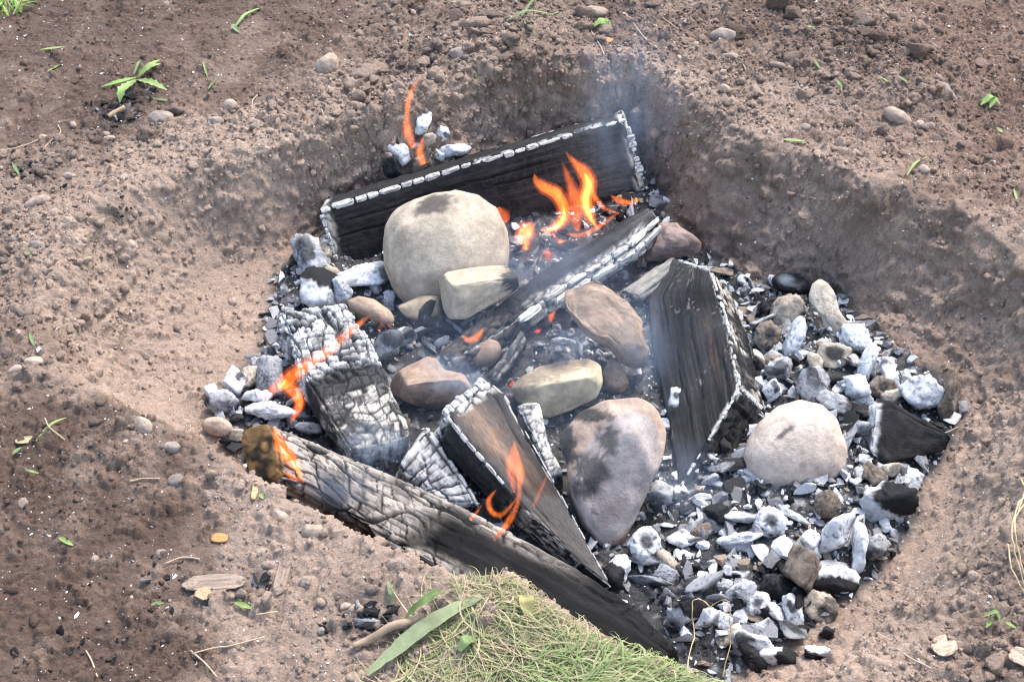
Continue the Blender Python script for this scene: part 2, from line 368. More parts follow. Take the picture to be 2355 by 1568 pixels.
# soot and ash on the pit floor
soot = np.clip(fm * 1.25 + fbm(P * 18, 3, 65) * 0.4 * (fm > 0.02), 0, 1)
ashc = mixc(A([.06, .06, .062]), A([.40, .40, .41]), sst(0.1, 0.7, fbm(P * 60, 3, 67)) * 0.8)
col = mixc(col, ashc, soot)
for (bx, by, br, am) in [(1480,300,80,.45),(1520,420,90,.5),(1450,240,60,.35),(1600,560,90,.45),(270,270,70,.75),(75,395,60,.7),(330,215,40,.5),(860,1425,60,.7),(790,1380,40,.4),(600,1345,40,.5),(260,480,40,.5)]:
    c = gp(bx, by); r = br * 0.0008
    k = np.exp(-((P - c) ** 2).sum(1) / r ** 2) * am * np.clip(0.8 + fbm(P * 40, 3, 69) * 1.6, 0, 1.2)
    col = mixc(col, A([.028, .026, .027]), np.clip(k, 0, 0.92))
idx = np.arange(nx * ny).reshape(ny, nx)
F = np.stack([idx[:-1, :-1], idx[:-1, 1:], idx[1:, 1:], idx[1:, :-1]], -1).reshape(-1, 4)
ground = link('ground', mk_mesh('ground', P, F, 'soil', col=col, wet=np.clip(cw - 0.55, 0, 1) * 1.2))
tag(ground, None, None, None, 'structure')
TP = P.reshape(ny, nx, 3); TCOL = col.reshape(ny, nx, 3)
ix = lambda v: np.clip(np.searchsorted(ax, v), 0, nx - 1)
iy = lambda v: np.clip(np.searchsorted(ay, v), 0, ny - 1)
def surf(xx, yy): return TP[iy(yy), ix(xx)]
def surfz(xx, yy): return TP[iy(yy), ix(xx), 2]

# scattered loose clods and crumbs: too many to count
def scatter_lumps(name, n, sub, rmin, rmax, wfun, colmul, seed, mat='clod', flat=0.8, colfn=None, sink=0.35):
    r_ = np.random.default_rng(seed); J = r_.integers(0, nx * ny, n * 9); pp = P[J]
    ok = (np.abs(pp[:, 0]) < 1.15) & (pp[:, 1] > -0.73) & (pp[:, 1] < 1.27)
    w = wfun(J) * ok; keep = r_.random(len(J)) < w; J = J[keep][:n]; n = len(J)
    D, Fi = ico(sub); R = rand_rot(n); s = rmin * (rmax / rmin) ** (r_.random(n) ** 2.2)
    V = np.einsum('nij,vj->nvi', R, D)
    q = (V * 1.4 + r_.random((n, 1, 3)) * 400).reshape(-1, 3)
    rad = 1 + 0.38 * vn(q, seed) + (0.42 * (0.35 - np.abs(vn(q * 2.1, seed + 1))) if sub > 1 else 0) + (0.3 * (0.3 - np.abs(vn(q * 4.3, seed + 2))) if sub > 2 else 0)
    V = V * rad.reshape(n, -1, 1)
    for _ in range(8 if mat == 'coal' else 5):
        pn = r_.normal(size=(n, 3)); pn /= np.linalg.norm(pn, axis=1)[:, None]; dd = np.einsum('nvi,ni->nv', V, pn) - (r_.uniform(.2, .6, (n, 1)) if mat == 'coal' else r_.uniform(.35, .8, (n, 1)))
        V = V - np.maximum(0, dd)[..., None] * pn[:, None] * (1.0 if mat == 'coal' else .9)
    V = V * (1.5 if mat == 'coal' else 1.15) * A([1, 1, flat]) * (s * 0.5)[:, None, None] * (r_.uniform(.5, 1.7, (n, 1, 3)) if mat == 'coal' else (1 + 0.5 * r_.random((n, 1, 3))))
    V = V + P[J][:, None, :] + nrm[J][:, None, :] * (s * (0.5 - sink))[:, None, None]
    c = (colfn(J, r_) if colfn else col[J] * (colmul[0] + (colmul[1] - colmul[0]) * r_.random((n, 1))))
    C = np.repeat(c[:, None, :], len(D), 1)
    nv = len(D); Fa = (Fi[None] + (np.arange(n) * nv)[:, None, None]).reshape(-1, 3)
    o = link(name, mk_mesh(name, V.reshape(-1, 3), Fa, mat, col=C.reshape(-1, 3), smooth=(mat != 'coal')))
    return o
crw = lambda J: np.clip(cr[J] ** 2.4 * (1 - fm[J]) * (1 - 0.6 * wet[J]) * np.clip(1 / nrm[J, 2], 1, 2) + 0.004 * (1 - fm[J]), 0, 1)
tag(scatter_lumps('large_soil_clods', 430, 3, 0.014, 0.036, lambda J: crw(J) * sst(0.5, 0.9, cr[J]) * (1 - .8 * wl[J]), (0.8, 1.2), 15, sink=0.42), 'big rough clods of brown earth on the banks of the pit', 'soil', kind='stuff')
tag(scatter_lumps('soil_clods', 3000, 2, 0.005, 0.016, crw, (0.95, 1.3), 5), 'loose brown clods of crumbled soil strewn round the pit', 'soil', kind='stuff')
tag(scatter_lumps('soil_crumbs', 26000, 1, 0.0025, 0.008, lambda J: np.clip(crw(J) + 0.035 * (1 - fm[J]), 0, 1), (0.95, 1.35), 6), 'fine crumbs of dry soil covering the ground', 'soil', kind='stuff')
def grit_col(J, r_):
    k = r_.random((len(J), 1)); return np.where(k < 0.2, A([.03, .03, .032]), np.where(k < 0.48, A([.22, .22, .235]), np.where(k < 0.92, A([.60, .61, .63]), A([.30, .235, .18])))) * (0.7 + 0.4 * r_.random((len(J), 1)))
pale_bed = lambda J: np.clip(fm[J] - 0.2, 0, 1) * (0.12 + 0.88 * np.maximum(sst(0.18, 0.34, x[J] - 0.35 * y[J] * 0), sst(-0.30, -0.42, x[J])))
tag(scatter_lumps('charcoal_shards', 2600, 2, 0.010, 0.026, pale_bed, None, 9, 'coal', 0.6, grit_col, 0.15), 'dense bed of broken pale ash flakes and charcoal shards', 'ash', kind='stuff')
tag(scatter_lumps('charcoal_grit', 9000, 1, 0.003, 0.012, lambda J: np.clip(fm[J] - 0.25, 0, 1) * (0.3 + 0.7 * pale_bed(J)), None, 8, 'coal', 0.6, grit_col, 0.2), 'fine grit of ash and broken charcoal on the pit floor', 'ash', kind='stuff')
# white ash flecks blown over the soil
n = 6500; r_ = np.random.default_rng(12); J = r_.integers(0, nx * ny, n * 3); pp = P[J]
ok = (np.abs(pp[:, 0]) < 1.15) & (pp[:, 1] > -0.73) & (pp[:, 1] < 1.27) & (r_.random(len(J)) < np.clip(0.25 + wet[J] * 0.75, 0, 1)); J = J[ok][:n]; n = len(J)
ang = np.linspace(0, 2 * np.pi, 5, endpoint=False); T0 = np.stack([np.cos(ang), np.sin(ang) * 0.55, 0.25 * np.sin(2 * ang)], 1)
s = 0.0010 + 0.0018 * r_.random(n) ** 3 + 0.0035 * (r_.random(n) > 0.985)
V = np.einsum('nij,vj->nvi', rand_rot(n), T0) * A([1, 1, 0.5]) * s[:, None, None] * (0.6 + 0.8 * r_.random((n, 5, 1))) + (P[J] + nrm[J] * 0.0015)[:, None, :]
Fa = (A([[0, 1, 2], [0, 2, 3], [0, 3, 4]])[None] + (np.arange(n) * 5)[:, None, None]).reshape(-1, 3)
tag(link('ash_flecks', mk_mesh('ash_flecks', V.reshape(-1, 3), Fa, 'ash', col=A([.78, .78, .79]), smooth=False)), 'tiny white ash flecks sprinkled over the soil', 'ash', kind='stuff')
# ==== OBJECTS BELOW ====
# ------------------------------------------------------------------ stones and lumps from their outlines
def softpoly(D, seed, nf=11, k=12, lo=0.62, hi=1.0):
    r_ = np.random.default_rng(seed); n = r_.normal(size=(max(3, nf), 3)); n = n / np.linalg.norm(n, axis=1)[:, None]; n = np.vstack([n, -n])
    d = lo + (hi - lo) * r_.random(len(n))
    s = (np.maximum(0, D @ n.T) / d) ** k
    return np.minimum((s.sum(1) + 1e-9) ** (-1.0 / k), 1.12)
def radial(poly, cx, cy):
    Q = A(poly, dtype=float); Q = np.vstack([Q, Q[:1]]); T = np.linspace(0, 1, 24, endpoint=False)
    pts = np.vstack([Q[i] + (Q[i + 1] - Q[i]) * T[:, None] for i in range(len(Q) - 1)]) - A([cx, cy])
    th = np.arctan2(-pts[:, 1], pts[:, 0]); r = np.hypot(*pts.T); o = np.argsort(th); g = np.linspace(-np.pi, np.pi, 361)[:-1]
    rr = np.interp(g, th[o], r[o], period=2 * np.pi)
    for _ in range(6): rr = (np.roll(rr, 1) + np.roll(rr, -1) + 2 * rr) / 4
    return g, rr
def blob(name, label, cat, colf, mat='stone', poly=None, c=None, r=None, rot=0, thick=0.8, zf=None, sub=4, rough=0.04, boxy=1.0,
         ang=0.0, nf=11, k=12, seed=1, group=None, embed=0.12, dent=None, disp=None, tilt=0.0, cuts=()):
    D, Fi = ico(sub)
    if poly:
        q = A(poly, dtype=float); cx, cy = (q[:, 0].min() + q[:, 0].max()) / 2, (q[:, 1].min() + q[:, 1].max()) / 2
        g, rr = radial(poly, cx, cy)
    else:
        cx, cy = c
    s = np.hypot(D[:, 0], D[:, 1]); ph = np.arctan2(D[:, 1], D[:, 0])
    if poly:
        R = np.interp(ph, g, rr, period=2 * np.pi); mean = rr.mean()
    else:
        al = ph - math.radians(rot); R = 1 / np.sqrt((np.cos(al) / r[0]) ** 2 + (np.sin(al) / r[1]) ** 2); mean = (r[0] + r[1]) / 2
    S = np.where(s > 1e-6, s ** boxy, 0)
    a, b, cc = S * R * np.cos(ph), S * R * np.sin(ph), np.sign(D[:, 2]) * np.abs(D[:, 2]) ** boxy * thick * mean
    f = 1 + rough * fbm(D * 1.7 + seed * 3.1, 3, seed) + rough * 0.5 * fbm(D * 6 + seed, 4, seed + 5, .6)
    if ang: f = f * (1 - ang + ang * (softpoly(D, seed, nf, k, .40, .66) / .72 if k > 40 else softpoly(D, seed, nf, k) * 1.12))
    if disp is not None: f = f * disp(D)
    if dent is not None:
        dv = A(dent[:3]); dv = dv / np.linalg.norm(dv); cs = D @ dv
        hollow = sst(dent[4] if len(dent) > 4 else 0.72, 1.0, cs + 0.06 * fbm(D * 4, 2, seed)); f = f * (1 - dent[3] * hollow)
    else: hollow = np.zeros(len(D))
    a, b, cc = a * f, b * f, cc * f
    for (n0, n1, n2, dd) in cuts:               # broken flat faces
        nn = A([n0, n1, n2], dtype=float); nn /= np.linalg.norm(nn); ov = (a * nn[0] + b * nn[1] + cc * nn[2]) / mean - dd - .06 * fbm(D * 2.5 + dd * 9, 4, seed + 8)
        ov = np.where(ov < -.05, 0, np.where(ov > .05, ov, (ov + .05) ** 2 / .20)) * mean * .93; a, b, cc = a - nn[0] * ov, b - nn[1] * ov, cc - nn[2] * ov
    cc = cc + tilt * b
    if zf is None:
        g0 = gp(cx, cy + 0.4 * (r[1] if r else mean)); zf = g0[2]
    cz = zf
    for _ in range(4):
        C0 = U(cx, cy, cz); m = ((C0 - CAM) @ FWD) * TH / (W / 2)
        V = C0 + (a * m)[:, None] * RGT + (b * m)[:, None] * UPV + (cc * m)[:, None] * FWD
        hgt = V[:, 2].max() - V[:, 2].min(); cz += zf - embed * hgt - V[:, 2].min()
    C0 = U(cx, cy, cz); m = ((C0 - CAM) @ FWD) * TH / (W / 2)
    V = C0 + (a * m)[:, None] * RGT + (b * m)[:, None] * UPV + (cc * m)[:, None] * FWD
    col = colf(D, cx + a, cy - b, hollow)
    return tag(put(name, V, Fi, mat, col=col), label, cat, group)
def stone_col(base, base2=None, soots=(), seed=0, sc=1.6, dark=A([.03, .028, .027]), speck=0.0, edge=None):
    base = A(base); base2 = base * 0.72 if base2 is None else A(base2)
    def f(D, px, py, hol):
        n = fbm(D * sc + seed, 4, seed); c = mixc(base, base2, sst(-0.25, 0.45, n))
        c = c * (1 + 0.16 * fbm(D * 9 + seed, 4, seed + 2, .65))[:, None]
        c = mixc(c, c * A([.62, .60, .58]), sst(.12, .55, fbm(D * 3.3 + seed * 2, 5, seed + 4, .6)) * .7)
        if speck: c = mixc(c, base2 * 0.4, speck * sst(0.25, 0.45, fbm(D * 11 + seed, 2, seed + 7)))
        for (sx, sy, sr, am, *asp) in soots:
            ax_, ay_, an = (asp + [1, 1, 0])[:3] if asp else (1, 1, 0)
            dx, dy = px - sx, py - sy; co, si = math.cos(math.radians(an)), math.sin(math.radians(an))
            d = np.hypot((dx * co - dy * si) / ax_, (dx * si + dy * co) / ay_) / sr
            m_ = .75 * sst(1.0, 0.62, d + 0.7 * fbm(D * 4 + sx, 5, 3, .65) + 0.3 * vn(D * 26, 4)) + .25 * sst(1.5, .3, d)
            c = mixc(c, dark, np.clip(m_ * am, 0, 1) * (D[:, 2] < 0.35))
        return c
    return f

blob('boulder', 'large smooth grey-tan boulder standing against the long charred back plank', 'stone',
     stone_col([.43, .355, .27], [.35, .29, .225], [(1005, 478, 38, .9, 1.3, .8, 20)], 3, 1.3, speck=.15),
     poly=[(880,565),(886,520),(905,488),(950,460),(1000,443),(1050,437),(1100,449),(1142,480),(1165,528),(1173,590),(1168,640),(1140,685),(1080,712),(1000,712),(940,705),(905,665),(886,615)],
     thick=0.80, zf=-.165, sub=5, rough=.035, boxy=.86, seed=4)
blob('loaf_stone', 'blocky tan stone with sooty right end leaning on the large boulder', 'stone',
     stone_col([.45, .37, .27], [.38, .31, .22], [(1185, 640, 42, 1, .9, 1.2, 0)], 8, 1.6, speck=.2),
     poly=[(1006,645),(1030,625),(1090,612),(1165,599),(1188,625),(1196,662),(1150,690),(1070,735),(1030,735),(1016,715)],
     thick=0.8, zf=-.115, sub=5, rough=.03, boxy=.7, seed=12, cuts=((.05, .82, -.55, .46), (.30, -.38, -.87, .36), (-.86, -.15, -.45, .98)))
blob('flat_pebble', 'flat oval brown stone by the ashy end of the cracked log', 'stone', stone_col([.40, .29, .21], [.33, .24, .18], [], 5),
     poly=[(798,692),(825,680),(860,688),(898,715),(909,735),(900,748),(870,742),(825,722),(803,708)], thick=.7, zf=-.135, sub=4, rough=.05, seed=9)
blob('broken_stone', 'small broken tan stone wedged under the blocky tan stone', 'stone', stone_col([.42, .34, .23], [.36, .27, .19], [], 15, 2.2),
     poly=[(917,706),(940,690),(965,679),(1012,679),(1014,728),(990,735),(965,745),(938,730)], thick=.7, zf=-.14, sub=4, rough=.07, boxy=.8, ang=.4, seed=19)
blob('flat_stone', 'flat rough brown rock propped between the diagonal log and the big timber', 'stone',
     stone_col([.29, .205, .15], [.20, .155, .12], [(1335, 665, 18, .4), (1490, 835, 25, .6)], 21, 2.4, speck=.45),
     poly=[(1298,672),(1335,648),(1372,632),(1400,648),(1440,690),(1476,738),(1478,785),(1496,800),(1482,850),(1455,858),(1425,830),(1400,800),(1350,775),(1305,715)],
     thick=.62, zf=-.13, sub=5, rough=.10, boxy=.75, seed=23, tilt=-.2, cuts=((.12, .55, -.83, .20), (-.75, -.55, -.35, .66), (.6, .6, -.2, .9), (-.1, -.9, -.3, 1.0)))
blob('knobbly_stone', 'knobbly dark purplish rock under the flaky end of the diagonal log', 'stone', stone_col([.28, .20, .17], [.18, .13, .12], [], 25, 2.5),
     poly=[(1468,585),(1490,550),(1520,512),(1560,508),(1590,535),(1606,556),(1598,580),(1550,590),(1520,606),(1480,606)], thick=.75, zf=-.16, sub=5, rough=.16, ang=.4, seed=29)
blob('yellow_stone', 'yellowish rounded stone with sooty top carrying a bit of charcoal', 'stone',
     stone_col([.52, .44, .30], [.45, .37, .25], [(1260, 845, 75, .75, 1.5, .5, 18), (1365, 835, 25, .5), (1195, 895, 45, .6)], 31, 1.4, dark=A([.13, .10, .075]), speck=.2),
     poly=[(1174,892),(1195,868),(1240,842),(1300,826),(1355,822),(1383,842),(1387,880),(1372,915),(1320,940),(1262,962),(1230,955),(1190,925)], thick=.75, zf=-.165, sub=5, rough=.03, boxy=.8, seed=33, cuts=((-.1, .85, -.5, .52), (.15, -.5, -.85, .52)))
blob('small_brown_stone', 'small egg-shaped brown stone between the yellowish stone and the big timber', 'stone', stone_col([.36, .26, .18], [.26, .19, .14], [(1410, 905, 22, .8)], 37, 2.0, speck=.3),
     poly=[(1388,858),(1402,824),(1422,826),(1436,850),(1446,882),(1432,906),(1402,915),(1390,895)], thick=.85, zf=-.165, sub=4, rough=.08, ang=.3, seed=39)
def tongue_col(D, px, py, hol):
    n = fbm(D * 1.8, 4, 41); c = mixc(A([.36, .27, .21]), A([.28, .205, .17]), sst(-.2, .4, n))
    # pale mauve-grey facet on the front of the stone
    x_, y_ = px - 1412, py - 1095; an = math.radians(-24); u = x_ * math.cos(an) - y_ * math.sin(an); v = x_ * math.sin(an) + y_ * math.cos(an)
    m_ = sst(1.01, .985, np.hypot(u / 92, v / 158) + 0.03 * fbm(D * 3, 2, 44)) * (D[:, 2] < 0.3)
    c = mixc(c, mixc(A([.34, .295, .28]), A([.27, .23, .21]), sst(-.2, .5, fbm(D * 2.2, 3, 47))), m_)
    for (sx, sy, rx, ry, am) in [(1395,1010,32,40,.75),(1360,1080,48,42,.75),(1340,1120,34,26,.6),(1345,955,60,20,.85),(1300,1010,24,60,.85),(1310,1045,18,30,.9),(1310,935,30,16,.7),(1360,1170,10,8,.6)]:
        d = np.hypot((px - sx) / rx, (py - sy) / ry); k_ = .8 * sst(1.0, .66, d + .75 * fbm(D * 5 + sx, 5, 5, .65) + .3 * vn(D * 28, 6)) + .2 * sst(1.4, .3, d) * (D[:, 2] < .3)
        c = mixc(c, A([.03, .03, .03]), np.clip(k_ * am * 1.15, 0, .95))
    return c * (1 + .08 * fbm(D * 9, 3, 48))[:, None]
blob('tongue_stone', 'long tongue-shaped stone, tan with a sooty mauve-grey face, beside the propped plank', 'stone', tongue_col,
     poly=[(1284,1012),(1300,978),(1330,945),(1400,916),(1470,911),(1520,938),(1538,985),(1525,1055),(1492,1125),(1460,1200),(1430,1250),(1385,1260),(1338,1212),(1312,1140),(1302,1070)],
     thick=.72, zf=-.165, sub=5, rough=.045, boxy=.88, seed=43, cuts=((.12, -.16, -.97, .42), (-.55, .42, -.72, .60), (.72, .25, -.65, .72), (.1, .75, -.65, .9)))
blob('pale_round_stone', 'clean pale round river stone resting on the white coals', 'stone', stone_col([.54, .44, .36], [.50, .41, .335], [(1795, 990, 16, .8, 2.2, .35, 40)], 51, 1.0, speck=.05),
     poly=[(1711,1048),(1722,1010),(1745,972),(1790,934),(1840,919),(1888,929),(1925,965),(1947,1030),(1942,1075),(1915,1105),(1860,1122),(1790,1129),(1740,1115),(1716,1082)],
     thick=.62, zf=-.155, sub=5, rough=.02, boxy=.88, seed=53)
blob('brown_pebble', 'smooth flattened brown pebble beside the sawn knotty end of the front log', 'stone', stone_col([.40, .30, .235], [.34, .25, .20], [(500, 972, 10, .5, 2, .6, 0)], 55),
     c=(500, 981), r=(36, 22), rot=-12, thick=.7, zf=-.125, sub=4, rough=.05, seed=57)
blob('buried_tan_stone', 'tan stone peeping out beneath the striped charcoal block', 'stone', stone_col([.42, .34, .26], None, [], 56), c=(757, 626), r=(26, 18), rot=-15, thick=.8, zf=-.14, sub=4, rough=.08, ang=.3, seed=58)
blob('rusty_stone', 'rusty brown stone with dark underside in front of the diagonal log', 'stone',
     stone_col([.28, .195, .14], [.20, .135, .10], [(1010, 950, 85, .85, 1.2, .45, -5)], 61, 2.0, dark=A([.05, .036, .03])),
     poly=[(886,885),(905,858),(945,835),(985,813),(1005,822),(1020,850),(1065,860),(1085,890),(1075,915),(1030,938),(985,946),(930,922),(893,905)], thick=.8, zf=-.16, sub=5, rough=.05, boxy=.8, seed=63, cuts=((-.05, .75, -.65, .36), (.1, -.55, -.8, .45), (-.8, .1, -.5, .85)))
blob('hidden_brown_stone', 'smoky brown stone half hidden under the diagonal log', 'stone', stone_col([.28, .20, .155], [.2, .15, .12], [], 65), c=(1115, 815), r=(42, 30), rot=38, thick=.8, zf=-.16, sub=4, rough=.05, seed=67)

# ------------------------------------------------------------------ charred timbers
def lattice(nu, nv, nw):
    m = np.zeros((nu + 1, nv + 1, nw + 1), bool); m[[0, -1]] = True; m[:, [0, -1]] = True; m[:, :, [0, -1]] = True
    I = np.full(m.shape, -1); I[m] = np.arange(m.sum()); g = np.argwhere(m); F = []
    def q(a, flip):
        f = np.stack([a[:-1, :-1], a[1:, :-1], a[1:, 1:], a[:-1, 1:]], -1).reshape(-1, 4); F.append(f[:, ::-1] if flip else f)
    q(I[0], True); q(I[-1], False); q(I[:, 0], False); q(I[:, -1], True); q(I[:, :, 0], True); q(I[:, :, -1], False)
    return g / A([nu, nv, nw]), np.vstack(F)
def polyline(P_, t):
    P_ = A(P_); d = np.r_[0, np.cumsum(np.linalg.norm(np.diff(P_, axis=0), axis=1))]; d /= d[-1]
    return np.stack([np.interp(t, d, P_[:, i]) for i in range(3)], -1)
class Timber:
    def __init__(s, left, right, ext, ext2=None, pr=10, ek=1):
        s.L = [U(*p) for p in left]; s.R = [U(*p) for p in right]; s.ext = A(ext, dtype=float); s.ext2 = s.ext if ext2 is None else A(ext2, dtype=float); s.pr = pr; s.ek = ek
        g = lambda Q: sum(np.linalg.norm(A(Q[i + 1]) - A(Q[i])) for i in range(len(Q) - 1))
        s.len = A([np.linalg.norm(polyline(s.L, A([.5])) - polyline(s.R, A([.5]))), (g(s.L) + g(s.R)) / 2, np.linalg.norm(s.ext)])
    def at(s, u, v, w):
        u, v, w = np.atleast_1d(u).astype(float), np.atleast_1d(v).astype(float), np.atleast_1d(w).astype(float)
        a, b = 2 * u - 1, 2 * w - 1; m = np.maximum(np.abs(a), np.abs(b)); n = (np.abs(a) ** s.pr + np.abs(b) ** s.pr) ** (1 / s.pr) + 1e-9
        k = np.where(m > 0, m / n, 1); a, b = a * k, b * k; u, w = (a + 1) / 2, (b + 1) / 2
        l, r = polyline(s.L, v), polyline(s.R, v)
        return l + (r - l) * u[:, None] + (s.ext2 + (s.ext - s.ext2) * ((1 - v) ** s.ek)[:, None]) * w[:, None]
def bricks(q, cell, seed, warp=1.0):
    c = A(cell); jt = np.stack([fbm(q / c.max() * .55 + 31 * i, 2, seed + i, .35) for i in range(3)], 1)
    p = (q + jt * c * warp) / c + A([.5, 0, .5]); iu, iw = np.floor(p[:, 0]).astype(np.int64), np.floor(p[:, 2]).astype(np.int64)
    z0 = np.zeros_like(iu); p1 = p[:, 1] * (.7 + .7 * _h(iu, iw, z0, seed + 3)) + 7 * _h(iu, iw, z0, seed + 5); iv = np.floor(p1).astype(np.int64)
    # now and then two neighbouring blocks stay joined
    fu, fv, fw = p[:, 0] - iu, p1 - iv, p[:, 2] - iw
    eu, ev, ew = np.minimum(fu, 1 - fu) * c[0], np.minimum(fv, 1 - fv) * c[1], np.minimum(fw, 1 - fw) * c[2]
    return np.minimum(np.minimum(eu, ev), ew), _h(iu, iv, iw, seed + 8)
def timber(name, label, T, colf, cell, depth, res=.0034, erode=.004, rough=.002, seed=1, cat='timber', crust=(), brick=None, splits=0):
    n = np.maximum(3, (T.len / res).astype(int)); uvw, F = lattice(*n); V = T.at(*uvw.T)
    q = uvw * T.len; N = vnormals(V, F)
    if ((V - V.mean(0)) * N).sum() < 0: F = F[:, ::-1]; N = -N
    ds = np.sort(np.c_[uvw[:, 0] * T.len[0], (1 - uvw[:, 0]) * T.len[0], uvw[:, 1] * T.len[1], (1 - uvw[:, 1]) * T.len[1], uvw[:, 2] * T.len[2], (1 - uvw[:, 2]) * T.len[2]], 1)
    e = ds[:, 1]
    jit = np.stack([fbm(q * 22, 3, seed + i) for i in range(3)], 1)
    f1, f2, hd = wor((q + jit * A(cell) * .35) / A(cell) + seed, seed)
    g1, g2, hg = wor((q + jit * A(cell) * .2) / (A(cell) * .42) + seed, seed + 9)
    crk = sst(.16, .0, f2 - f1); crk2 = sst(.12, .0, g2 - g1)
    if brick:
        b1, hd = bricks(q, brick[0], seed); b2, hg = bricks(q, brick[1], seed + 40); wv_ = .7 + .6 * fbm(q * 30, 2, seed + 2)
        crk = sst(brick[2] * 1.3, brick[2] * .25, b1 * (1 / wv_)); crk2 = sst(brick[2] * .7, 0, b2) * (hg > .35)
    dpt = depth(uvw, q, e) if callable(depth) else np.full(len(q), depth)
    d = -dpt * crk - .35 * dpt * crk2 + dpt * .5 * (hd - .5) + rough * fbm(q * 60, 3, seed + 4) + rough * 1.5 * fbm(q * 14, 3, seed + 6) + .0035 * fbm(q * 9, 2, seed + 21) - erode * np.clip(1 - e / (erode * 2.2), 0, 1) ** 2 * (1 + .8 * fbm(q * 90, 2, seed + 8)) - .006 * np.clip(1 - e / .014, 0, 1) ** 1.5 * np.clip(fbm(q * 32, 3, seed + 25) * 2.2 - .1, 0, 1)
    spl = np.zeros(len(q)); r3 = np.random.default_rng(seed + 333)
    for j in range(splits):                     # long drying splits along the grain
        ps = r3.uniform(.12, .88) * T.len[0] + .005 * fbm(np.c_[q[:, 1] * 14, np.full(len(q), j * 3.), np.zeros(len(q))], 3, seed + j); v0 = r3.uniform(0, .7); v1 = v0 + r3.uniform(.2, .5)
        spl = np.maximum(spl, sst(.0022, .0004, np.abs(q[:, 0] - ps)) * sst(v0 - .03, v0 + .06, uvw[:, 1]) * sst(v1 + .03, v1 - .06, uvw[:, 1]))
    d = d - .004 * spl
    V = V + N * d[:, None]
    col = colf(uvw, q, e, np.maximum(crk, crk2 * .7), hd, hg, N, seed)
    col = mixc(col, A([.008, .008, .008]), spl * .9)
    b = base_of(V); root = empty(name, b, label, cat)
    put('body', V, F, 'char', root, col=col, lc=q)
    k = 0
    for (p0, p1, cnt, wd, hgt, gap) in crust:
        r_ = np.random.default_rng(seed + 70 + k); k += 1
        cuts = np.sort(np.r_[0, (np.arange(1, cnt) + r_.uniform(-.45, .45, cnt - 1)) / cnt, 1]); D, Fi = ico(3)
        for a0, a1 in zip(cuts[:-1], cuts[1:]):
            if r_.random() < gap: continue
            A0, A1 = [T.at(*(A(p0) + (A(p1) - A(p0)) * tt))[0] for tt in (a0, a1)]
            t_ = A1 - A0; ln = np.linalg.norm(t_); t_ = t_ / ln; mid = (A0 + A1) / 2
            cen = T.at(.5, (p0[1] + (p1[1] - p0[1]) * (a0 + a1) / 2), .5)[0]; o_ = mid - cen; o_ -= t_ * (o_ @ t_); o_ /= np.linalg.norm(o_); s_ = np.cross(t_, o_)
            sp = softpoly(D, int(r_.integers(1e6)), 5, 14, .75)
            X_ = np.sign(D) * np.abs(D) ** .5 * .82 * (.75 + .25 * sp[:, None]) * (1 + .22 * fbm(D * 2.2 + r_.random() * 50, 3, 2))[:, None]; jx = r_.uniform(.55, 1.25, 2)
            Vc = mid - o_ * hgt * .25 + X_[:, :1] * t_ * ln * .56 + X_[:, 1:2] * o_ * hgt * jx[0] + X_[:, 2:] * s_ * wd * jx[1]
            cn = wor(D * A([2.2, 3, 3]) + r_.random() * 90, 3); cc = mixc(A([.66, .645, .625]), A([.34, .31, .28]), sst(.1, .6, fbm(D * 2.5 + r_.random() * 60, 3, 9)))
            cc = mixc(cc, A([.05, .048, .045]), sst(.14, .02, cn[1] - cn[0]) * .9)
            put('ash_crust', Vc, Fi, 'ash', root, col=cc)
    return root
BLK, ASH, GRY, TANW = A([.026, .026, .028]), A([.64, .63, .615]), A([.17, .17, .175]), A([.36, .285, .22])
def char_base(q, seed, g=(30, 4, 30), lo=.010, hi=.045):
    n = fbm(q * A(g), 4, seed + 3); m = fbm(q * 9, 3, seed + 13)
    return mixc(A([lo, lo, lo * 1.06]), A([hi, hi * .98, hi * .97]), sst(-.35, .5, n * .7 + m * .6))

def back_col(uvw, q, e, crk, hd, hg, N, seed):
    c = char_base(q, seed, (260, 7, 160), .010, .050)
    ends = np.minimum(q[:, 1], (q[:, 1].max() - q[:, 1])); m = sst(.024, .006, ends + .008 * fbm(q * 50, 3, 2)) * (hg > .25)
    c = mixc(c, mixc(ASH, A([.42, .36, .29]), hd), m)
    top = (uvw[:, 0] < .02) | (uvw[:, 2] > .9); c = mixc(c, ASH * .9, top * sst(.006, .001, e) * (hd > .4) * .9)
    return mixc(c, BLK, crk * .9)
Tb = Timber([(735,478,-.050),(1080,372,-.035),(1437,266,-.02)], [(782,628,-.172),(1130,520,-.16),(1484,440,-.145)], (0, .055, -.021), pr=14)
timber('leaning_plank', 'long black charred plank with a white ash edge leaning behind the boulder', Tb, back_col, (.05, .022, .03),
       lambda uvw, q, e: .0025 * sst(.05, .0, np.minimum(q[:, 1], q[:, 1].max() - q[:, 1])) + .0004, seed=101, splits=5, res=.0028, erode=.003, rough=.0012,
       crust=[((0.02, 0, 0.02), (0.02, 1, 0.02), 21, .007, .0055, .02), ((.1, 1, .0), (.8, 1, .0), 11, .010, .006, .05), ((.1, 0, .0), (1, 0, .0), 9, .005, .005, .15), ((0, 0, 1), (0, 1, 1), 22, .004, .0035, .45)])

